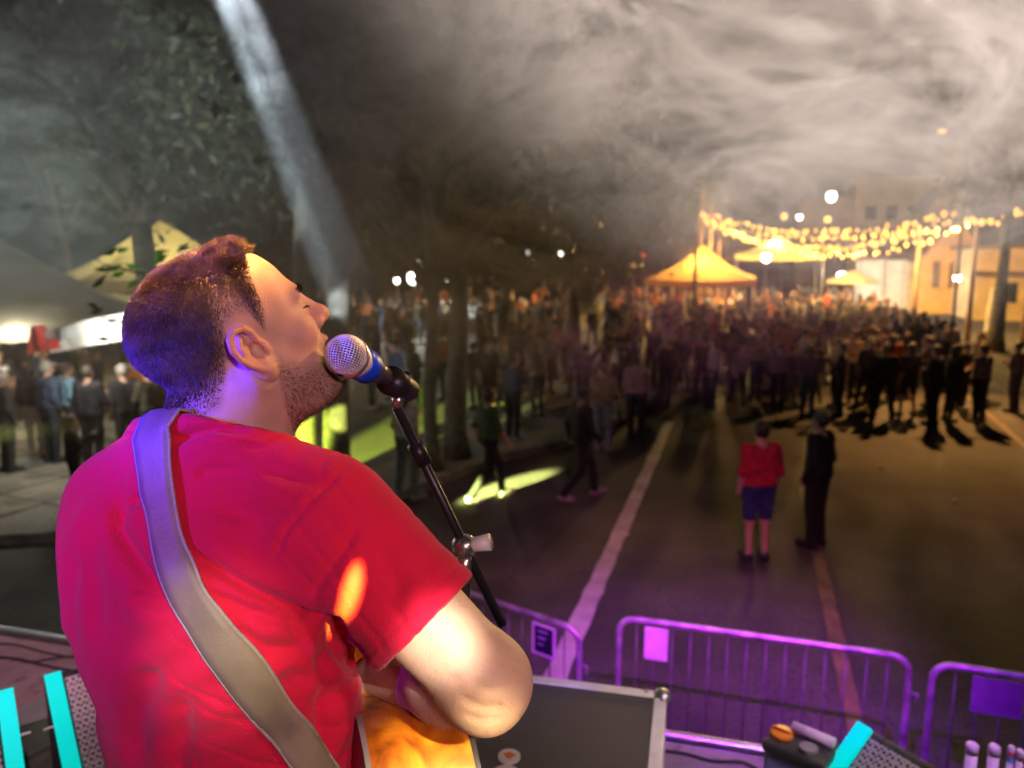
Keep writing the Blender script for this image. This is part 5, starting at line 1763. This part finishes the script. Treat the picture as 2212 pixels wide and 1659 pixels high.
    clump = np.stack([vnoise(l, 75., 21), vnoise(l, 75., 22), vnoise(l, 75., 23)], 1) - .5
    bend = (fwd * .55 + upv * .25)[None] * topw[:, None] + (-upv * .75 - fwd * .25)[None] * (1 - topw)[:, None] + (clump @ BH.T) * (1.3 * topw[:, None] + .35)
    bend = bend - nn * np.minimum((bend * nn).sum(1), 0)[:, None]
    strands('hair', p, nn * .6, ln * npr.uniform(.75, 1.15, len(p)), bend, .00046, hair_m, 3, .16)
    p, nn = sample(beard, 9000)
    l = to_h(p)
    dn = np.clip((np.interp(l[:, 1], by, bz) - l[:, 2]) / .03, 0, 1)
    keep = npr.rand(len(p)) < .18 + .82 * dn
    p, nn, dn = p[keep], nn[keep], dn[keep]
    strands('beard', p, nn, .0016 + .0038 * dn * npr.uniform(.6, 1.2, len(p)), np.tile(-upv * .7 + fwd * .15, (len(p), 1)), .00017, beard_m, 2, .3)
    ex_ = np.linspace(0, 1, 5)
    brow = (x > .012) & (x < .050) & (np.abs(z - (.036 - 4 * (x - .03) ** 2)) < .0035) & (y > .06)
    p, nn = sample(brow, 700)
    strands('eyebrow', p, nn, np.full(len(p), .006), np.tile(V3(RH) * .5 + upv * .2, (len(p), 1)) * np.sign(to_h(p)[:, :1]), .0003, hair_m, 2, .2)
    p, nn = sample(lash, 160)
    strands('eyelash', p, nn, np.full(len(p), .007), np.tile(fwd * .8 - upv * .3, (len(p), 1)), .00022, hair_m, 2, .2)
    # fine arm hair
    k = npr.choice(len(V2), 3500)
    strands('arm_hair', V2[k], N2[k], np.full(len(k), .008), np.tile(-sh_n * -.5 + np.array([0, 0, -.6]), (len(k), 1)), .00016, hair_m, 2, .3)

    # ------------------------------------------------------------------ guitar
    gn0 = Vector((-.34, .94, 0)).normalized()
    gn = (gn0 * math.cos(R(14)) + Vector((0, 0, math.sin(R(14))))).normalized()
    gf = Vector((.94, .34, 0)).normalized()
    gf = (gf - gn * gf.dot(gn)).normalized()
    gw = gf.cross(gn).normalized()
    if gw.z < 0:
        gw = -gw
    T0 = U(948, 2050, 0.94)
    prof = [(0, .0), (.004, .045), (.015, .082), (.035, .120), (.07, .158), (.11, .184), (.15, .196), (.19, .194), (.235, .172), (.275, .146), (.31, .131), (.345, .130), (.385, .140), (.425, .146), (.455, .138), (.478, .115), (.492, .075), (.4985, .035), (.50, 0)]
    out = []
    for sgn in (1, -1):
        P_ = prof if sgn == 1 else prof[-2:0:-1]
        out += [(a, sgn * b) for a, b in P_]
    # resample with a Catmull-Rom for a smooth rim
    sm_ = []
    n_ = len(out)
    for i in range(n_):
        p0, p1, p2, p3 = (np.array(out[(i + k) % n_]) for k in (-1, 0, 1, 2))
        for k in range(4):
            s = k / 4
            sm_.append(tuple(.5 * ((2 * p1) + (p2 - p0) * s + (2 * p0 - 5 * p1 + 4 * p2 - p3) * s * s + (3 * p1 - p0 - 3 * p2 + p3) * s ** 3)))
    GD = .140
    def gp(a, b, c_):
        return gn * a + gw * b + gf * c_
    gt = empty('acoustic_guitar', T0, 0, 'orange-brown acoustic guitar held under the singer arm', 'guitar')
    n_ = len(sm_)
    def rim(c0, c1, off, name, m, smooth=True):
        v = []
        for (a, b) in sm_:
            e = Vector((a - .22, b, 0))
            e = e * (1 + off / max(e.length, .01))
            v += [gp(e.x + .22, e.y, c0), gp(e.x + .22, e.y, c1)]
        return MB().add(v, [(2 * i, 2 * ((i + 1) % n_), 2 * ((i + 1) % n_) + 1, 2 * i + 1) for i in range(n_)]).build(name, m, gt, smooth)
    def wood(name, c1, c2, c3, sx, rough, coat):
        m = bpy.data.materials.new(name)
        m.use_nodes = True
        t = m.node_tree
        b = t.nodes['Principled BSDF']
        b.inputs['Roughness'].default_value = rough
        b.inputs['Coat Weight'].default_value = coat
        b.inputs['Coat Roughness'].default_value = .18
        tc = t.nodes.new('ShaderNodeTexCoord')
        mp = t.nodes.new('ShaderNodeMapping')
        mp.inputs['Scale'].default_value = sx
        t.links.new(tc.outputs['Object'], mp.inputs['Vector'])
        n1 = t.nodes.new('ShaderNodeTexNoise')
        n1.inputs['Scale'].default_value, n1.inputs['Detail'].default_value, n1.inputs['Distortion'].default_value = 1.0, 6, .6
        t.links.new(mp.outputs[0], n1.inputs['Vector'])
        rp = t.nodes.new('ShaderNodeValToRGB')
        rp.color_ramp.elements[0].position, rp.color_ramp.elements[1].position = .3, .72
        rp.color_ramp.elements[0].color, rp.color_ramp.elements[1].color = (*c1, 1), (*c3, 1)
        e = rp.color_ramp.elements.new(.5)
        e.color = (*c2, 1)
        t.links.new(n1.outputs[0], rp.inputs[0])
        t.links.new(rp.outputs[0], b.inputs['Base Color'])
        return m
    side_m = wood('figured_maple', (.17, .03, .002), (.56, .15, .007), (.76, .32, .02), (22, 22, 9), .38, .5)
    back_m = wood('mahogany_back', (.10, .022, .012), (.17, .04, .02), (.22, .06, .03), (60, 60, 4), .4, .3)
    spruce = wood('spruce_top', (.5, .3, .1), (.6, .38, .14), (.66, .44, .18), (80, 80, 3), .35, .5)
    rim(-GD / 2 + .006, GD / 2 - .006, 0, 'side', side_m)
    bind = mat('grey_binding', (.32, .31, .30), .4)
    rim(-GD / 2 - .001, -GD / 2 + .006, .0012, 'back_binding', bind)
    rim(GD / 2 - .006, GD / 2 + .001, .0012, 'top_binding', mat('dark_binding', (.03, .025, .03), .4))
    def plate(c_, name, m, dome):
        v = [gp(.22, 0, c_ + dome)]
        for k, fr in enumerate((.35, .7, 1.0)):
            for a, b in sm_:
                v.append(gp(.22 + (a - .22) * fr, b * fr, c_ + dome * (1 - fr * fr)))
        f = [(0, 1 + i, 1 + (i + 1) % n_) for i in range(n_)]
        for k in range(2):
            f += [(1 + k * n_ + i, 1 + (k + 1) * n_ + i, 1 + (k + 1) * n_ + (i + 1) % n_, 1 + k * n_ + (i + 1) % n_) for i in range(n_)]
        return MB().add(v, f).build(name, m, gt, True)
    plate(-GD / 2 - .0005, 'back', back_m, -.012)
    tp = plate(GD / 2 + .0005, 'soundboard', spruce, .003)
    MB().tube([gp(.33, 0, GD / 2 + .003), gp(.33, 0, GD / 2 + .005)], .05, 28).build('soundhole', mat('sound_hole_black', (.01, .008, .006), .9), tp)
    MB().tube([gp(.14, -.07, GD / 2 + .008), gp(.14, .07, GD / 2 + .008)], .012, 8).build('bridge', back_m, tp)
    MB().tube([gp(.45, 0, GD / 2 - .004), gp(.84, 0, GD / 2 - .004)], [.027, .022], 12).build('neck', back_m, gt, True)
    fb = MB()
    v = [gp(a, s * w_, GD / 2 + c_) for c_ in (.006, .018) for a, w_ in ((.40, .028), (.84, .022)) for s in (-1, 1)]
    fb.add(v, [(0, 1, 3, 2), (4, 6, 7, 5), (0, 4, 5, 1), (2, 3, 7, 6), (0, 2, 6, 4), (1, 5, 7, 3)]).build('fretboard', mat('ebony', (.02, .015, .013), .4), gt)
    v = [gp(a, s * w_, GD / 2 + c_) for a, w_, cc_ in ((.84, .024, 0), (1.0, .034, 0)) for c_ in (-.012, .006) for s in (-1, 1)]
    hdst = MB().add(v, [(0, 1, 3, 2), (4, 6, 7, 5), (0, 4, 5, 1), (2, 3, 7, 6), (0, 2, 6, 4), (1, 5, 7, 3)]).build('headstock', back_m, gt)
    for s in (-1, 1):
        for k in range(3):
            MB().tube([gp(.87 + .045 * k, s * .03, GD / 2), gp(.87 + .045 * k, s * .055, GD / 2)], .006, 8).build('tuner', alu, hdst)
    for k in range(6):
        b = (k - 2.5) * .0075
        MB().tube([gp(.14, b * 1.3, GD / 2 + .022), gp(.86, b, GD / 2 + .024)], .0006, 4).build('string', mat('steel_string', (.6, .6, .6), .3, .9), gt)

    # ---- strap, lying on the shirt
    Ls = [(300, 955), (305, 985), (311, 1055), (328, 1145), (350, 1228), (384, 1308), (430, 1388), (498, 1486), (568, 1578), (636, 1665), (690, 1735)]
    Rs = [(374, 922), (377, 975), (381, 1050), (395, 1130), (416, 1205), (452, 1282), (520, 1368), (596, 1456), (656, 1545), (718, 1642), (765, 1715)]
    cam_o = Vector((0, 0, CAM_Z))
    rows = []
    nacross = 5
    def cast(u, v):
        d = (U(u, v, 1) - cam_o).normalized()
        h = bvh.ray_cast(cam_o, d)
        return h
    prevn = None
    steps = 5
    for i in range(len(Ls) - 1):
        for k in range(steps):
            s = k / steps
            lu, lv = Ls[i][0] + (Ls[i + 1][0] - Ls[i][0]) * s, Ls[i][1] + (Ls[i + 1][1] - Ls[i][1]) * s
            ru, rv = Rs[i][0] + (Rs[i + 1][0] - Rs[i][0]) * s, Rs[i][1] + (Rs[i + 1][1] - Rs[i][1]) * s
            row = []
            for j in range(nacross):
                f_ = j / (nacross - 1)
                h = cast(lu + (ru - lu) * f_, lv + (rv - lv) * f_)
                row.append((h[0], h[1]) if h[0] is not None else None)
            if all(row):
                rows.append(row)
    pos = np.array([[V3(c_[0]) for c_ in r_] for r_ in rows])
    nor = np.array([[V3(c_[1]) for c_ in r_] for r_ in rows])
    for _ in range(3):
        pos[1:-1] = .25 * pos[:-2] + .5 * pos[1:-1] + .25 * pos[2:]
        nor[1:-1] = .25 * nor[:-2] + .5 * nor[1:-1] + .25 * nor[2:]
    nor /= np.linalg.norm(nor, axis=2, keepdims=True)
    pos = pos + nor * .0085
    # over the shoulder to the chest
    first = pos[0]
    extra = []
    for k in range(1, 10):
        r_ = []
        for j in range(nacross):
            b0 = Vector(first[j]) + FT * (.018 * k) + RT * (.004 * k)
            h = bvh.ray_cast(b0 + Vector((0, 0, .25)), Vector((0, 0, -1)))
            r_.append(V3(h[0]) + V3(h[1]) * .006 if h[0] is not None else first[j] + V3(FT) * .018 * k - np.array([0, 0, .01 * k]))
        extra.append(r_)
    pos = np.concatenate([np.array(extra[::-1]), pos])
    tail = V3(T0 + gp(-.004, 0, 0))
    last = pos[-1]
    ext = []
    for k in range(1, 7):
        f_ = k / 6
        ext.append([last[j] * (1 - f_) + (tail + (last[j] - last.mean(0)) * .5 * np.array([1, 1, 1])) * f_ for j in range(nacross)])
    pos = np.concatenate([pos, np.array(ext)])
    nr = len(pos)
    strap_m = mat('taupe_leather_strap', (.25, .205, .135), .5, var=.1, scale=14, bump=.12, bscale=240, spec=.4)
    sv = pos.reshape(-1, 3) - V3(T0)
    sq = np.array([[i * nacross + j, i * nacross + j + 1, (i + 1) * nacross + j + 1, (i + 1) * nacross + j] for i in range(nr - 1) for j in range(nacross - 1)])
    so_ = link('strap', np_mesh('strap', sv, sq), strap_m, gt)
    md = so_.modifiers.new('leather', 'SOLIDIFY')
    md.thickness, md.offset = .0035, 0
    for j, off in ((0, .0035), (nacross - 1, -.0035)):
        edge_pts = [Vector(pos[i][j] * .96 + pos[i][2] * .04) - T0 for i in range(6, nr - 4)]
        MB().tube(edge_pts, .0024, 5).build('strap_edge', mat('strap_edge', (.36, .32, .28), .6), so_, True)
    MB().tube([T0 + gp(.0, 0, 0) - T0, gp(-.02, 0, 0)], [.006, .010], 10).build('strap_button', alu, gt)

# ------------------------------------------------------------------ microphone on its boom stand
mh = U(747, 768, 1.03)
mt = U(872, 836, 1.20)
md_ = (mt - mh).normalized()
t = empty('microphone', mh, 0, 'silver ball microphone with a blue ring at the singer mouth', 'microphone')
MB().ball((0, 0, 0), .0262, 20, 14).build('inner_foam', mat('mic_foam', (.16, .15, .18), .9), t, True)
g_ = MB().ball((0, 0, 0), .0278, 40, 26).me('grille', True)
g_.transform(Matrix.Rotation(R(14), 4, 'Y') @ Matrix.Rotation(R(-24), 4, 'X'))
go_ = link('grille', g_, mat('mic_wire', (.85, .83, .86), .4, .35), t)
wf = go_.modifiers.new('wire', 'WIREFRAME')
wf.thickness, wf.use_even_offset = .0021, False
def along(s):
    return md_ * s
MB().tube([along(.006), along(.013)], .0292, 28).build('collar_ring', mat('mic_ring', (.55, .55, .6), .3, .8), t, True)
MB().tube([along(.013), along(.022), along(.034)], [.0275, .0262, .0225], 28).build('lower_grille', mat('mic_wire', (0, 0, 0)), t, True)
MB().tube([along(.034), along(.036), along(.060), along(.062)], [.0225, .0245, .0245, .022], 28).build('blue_ring', mat('blue_rubber', (.005, .06, .72), .35, var=.05), t, True)
MB().tube([along(.062), along(.09), along(.155), along(.16)], [.0190, .0165, .0118, .0095], 20).build('handle', mat('mic_body', (.09, .088, .095), .35, .5), t, True)
t = empty('microphone_stand', Vector((0, 0, 0)), 0, 'black boom microphone stand leaning in front of the singer', 'stand')
cl = U(862, 832, 1.16)
bj = U(1003, 1180, 1.24)
blk = mat('black_metal', (.022, .02, .026), .38, .4)
dirc = md_
MB().tube([cl - dirc * .03, cl + dirc * .035], [.0225, .018], 16).build('clip', blk, t, True)
MB().tube([cl + dirc * .02 + Vector((.0, 0, .016)), cl + dirc * .055 + Vector((0, 0, .006))], [.012, .004], 10).build('clip_wing', blk, t, True)
b0 = cl + Vector((-.004, .0, -.034))
MB().tube([cl - Vector((0, 0, .014)), b0], .009, 10).build('swivel', mat('chrome_joint', (.5, .48, .5), .25, .9), t, True)
ext_ = bj + (bj - b0).normalized() * .16
MB().tube([b0, bj, ext_], .0078, 12).build('boom', blk, t, True)
kn = b0.lerp(bj, .32)
MB().tube([kn - (bj - b0).normalized() * .018, kn + (bj - b0).normalized() * .018], .0125, 12).build('boom_collar', blk, t, True)
MB().ball(tuple(bj), .021, 14, 9).build('boom_clutch', mat('chrome_joint', (0, 0, 0)), t, True)
sd_ = Vector((.9, -.25, .25)).normalized()
MB().tube([bj, bj + sd_ * .018, bj + sd_ * .045], [.008, .012, .014], 10).build('clutch_knob', mat('pale_knob', (.6, .55, .55), .4), t, True)
MB().tube([bj - Vector((0, 0, .012)), bj - Vector((0, 0, .06))], [.013, .011], 12).build('clutch_neck', mat('chrome_joint', (0, 0, 0)), t, True)
MB().tube([bj - Vector((0, 0, .05)), Vector((bj.x, bj.y, DECK + .1))], [.0095, .012], 12).build('upright', blk, t, True)
for k in range(3):
    an = k * 2 * PI / 3 + .4
    MB().tube([Vector((bj.x, bj.y, DECK + .17)), Vector((bj.x + .32 * math.cos(an), bj.y + .32 * math.sin(an), DECK + .012))], .009, 8).build('leg', blk, t, True)
# ------------------------------------------------------------------ stage smoke
def box_me(n, a, b):
    return MB().box(a, b).me(n)
if 'smoke' not in SKIP:
    a_, b_ = (-9.5, 4.4, 2.0), (10.0, 11.0, 8.6)
    o = link('stage_smoke', box_me('stage_smoke', a_, b_))
    o['kind'] = 'stuff'
    m = bpy.data.materials.new('stage_smoke')
    m.use_nodes = True
    t = m.node_tree
    t.nodes.clear()
    N = t.nodes.new
    L = t.links.new
    out = N('ShaderNodeOutputMaterial')
    pv = N('ShaderNodeVolumePrincipled')
    L(pv.outputs[0], out.inputs['Volume'])
    pv.inputs['Color'].default_value = (.82, .80, .78, 1)
    pv.inputs['Density Attribute'].default_value = ''
    pv.inputs['Anisotropy'].default_value = 0.1
    tc = N('ShaderNodeTexCoord')
    sx = N('ShaderNodeSeparateXYZ')
    L(tc.outputs['Object'], sx.inputs[0])
    mp = N('ShaderNodeMapping')
    mp.inputs['Rotation'].default_value = (0, R(-42), 0)
    mp.inputs['Scale'].default_value = (.62, .9, 1.15)
    L(tc.outputs['Object'], mp.inputs['Vector'])
    n1 = N('ShaderNodeTexNoise')
    n1.inputs['Scale'].default_value, n1.inputs['Detail'].default_value, n1.inputs['Roughness'].default_value, n1.inputs['Distortion'].default_value = .95, 5, .62, 1.6
    L(mp.outputs[0], n1.inputs['Vector'])
    ab = N('ShaderNodeMath')                      # thin curling sheets where the noise crosses its middle
    ab.operation = 'SUBTRACT'
    ab.inputs[1].default_value = .5
    L(n1.outputs[0], ab.inputs[0])
    ac = N('ShaderNodeMath')
    ac.operation = 'ABSOLUTE'
    L(ab.outputs[0], ac.inputs[0])
    mr = N('ShaderNodeMapRange')
    mr.interpolation_type = 'SMOOTHSTEP'
    mr.inputs[1].default_value, mr.inputs[2].default_value, mr.inputs[3].default_value, mr.inputs[4].default_value = .0, .065, 1.25, .03
    L(ac.outputs[0], mr.inputs[0])
    # the cloud hangs over the street and thins towards its lower edge
    hz_ = N('ShaderNodeMapRange')
    hz_.interpolation_type = 'SMOOTHSTEP'
    hz_.inputs[1].default_value, hz_.inputs[2].default_value, hz_.inputs[3].default_value, hz_.inputs[4].default_value = 2.5, 4.3, 0.0, 1.0
    zx = N('ShaderNodeMath')
    zx.operation = 'MULTIPLY_ADD'
    zx.inputs[1].default_value = -.17
    L(sx.outputs['X'], zx.inputs[0])
    L(sx.outputs['Z'], zx.inputs[2])
    L(zx.outputs[0], hz_.inputs[0])
    mu = N('ShaderNodeMath')
    mu.operation = 'MULTIPLY'
    # broad billows carry the fine wisps
    n2 = N('ShaderNodeTexNoise')
    n2.inputs['Scale'].default_value, n2.inputs['Detail'].default_value, n2.inputs['Distortion'].default_value = .38, 2, .8
    L(mp.outputs[0], n2.inputs['Vector'])
    m2 = N('ShaderNodeMapRange')
    m2.inputs[1].default_value, m2.inputs[2].default_value, m2.inputs[3].default_value, m2.inputs[4].default_value = .36, .64, .25, 1.7
    L(n2.outputs[0], m2.inputs[0])
    m3 = N('ShaderNodeMath')
    m3.operation = 'MULTIPLY'
    L(mr.outputs[0], m3.inputs[0])
    L(m2.outputs[0], m3.inputs[1])
    ly_ = N('ShaderNodeMapRange')                 # the wisps drift in a shallow layer close to the stage
    ly_.interpolation_type = 'SMOOTHSTEP'
    ly_.inputs[1].default_value, ly_.inputs[2].default_value, ly_.inputs[3].default_value, ly_.inputs[4].default_value = 5.8, 7.2, 1.0, .10
    L(sx.outputs['Y'], ly_.inputs[0])
    m5 = N('ShaderNodeMath')
    m5.operation = 'MULTIPLY'
    L(m3.outputs[0], m5.inputs[0])
    L(ly_.outputs[0], m5.inputs[1])
    lx_ = N('ShaderNodeMapRange')                 # calmer, even air round the pale beam
    lx_.interpolation_type = 'SMOOTHSTEP'
    lx_.inputs[1].default_value, lx_.inputs[2].default_value, lx_.inputs[3].default_value, lx_.inputs[4].default_value = .5, 2.4, .15, 1.0
    ax_ = N('ShaderNodeMath')
    ax_.inputs[1].default_value = 2.3
    L(sx.outputs['X'], ax_.inputs[0])
    ay_ = N('ShaderNodeMath')
    ay_.operation = 'ABSOLUTE'
    L(ax_.outputs[0], ay_.inputs[0])
    L(ay_.outputs[0], lx_.inputs[0])
    m4 = N('ShaderNodeMix')
    m4.data_type = 'FLOAT'
    L(lx_.outputs[0], m4.inputs[0])
    m4.inputs[2].default_value = .085
    L(m5.outputs[0], m4.inputs[3])
    L(m4.outputs[0], mu.inputs[0])
    L(hz_.outputs[0], mu.inputs[1])
    L(mu.outputs[0], pv.inputs['Density'])
    m.cycles.volume_step_rate = .28
    o.data.materials.append(m)
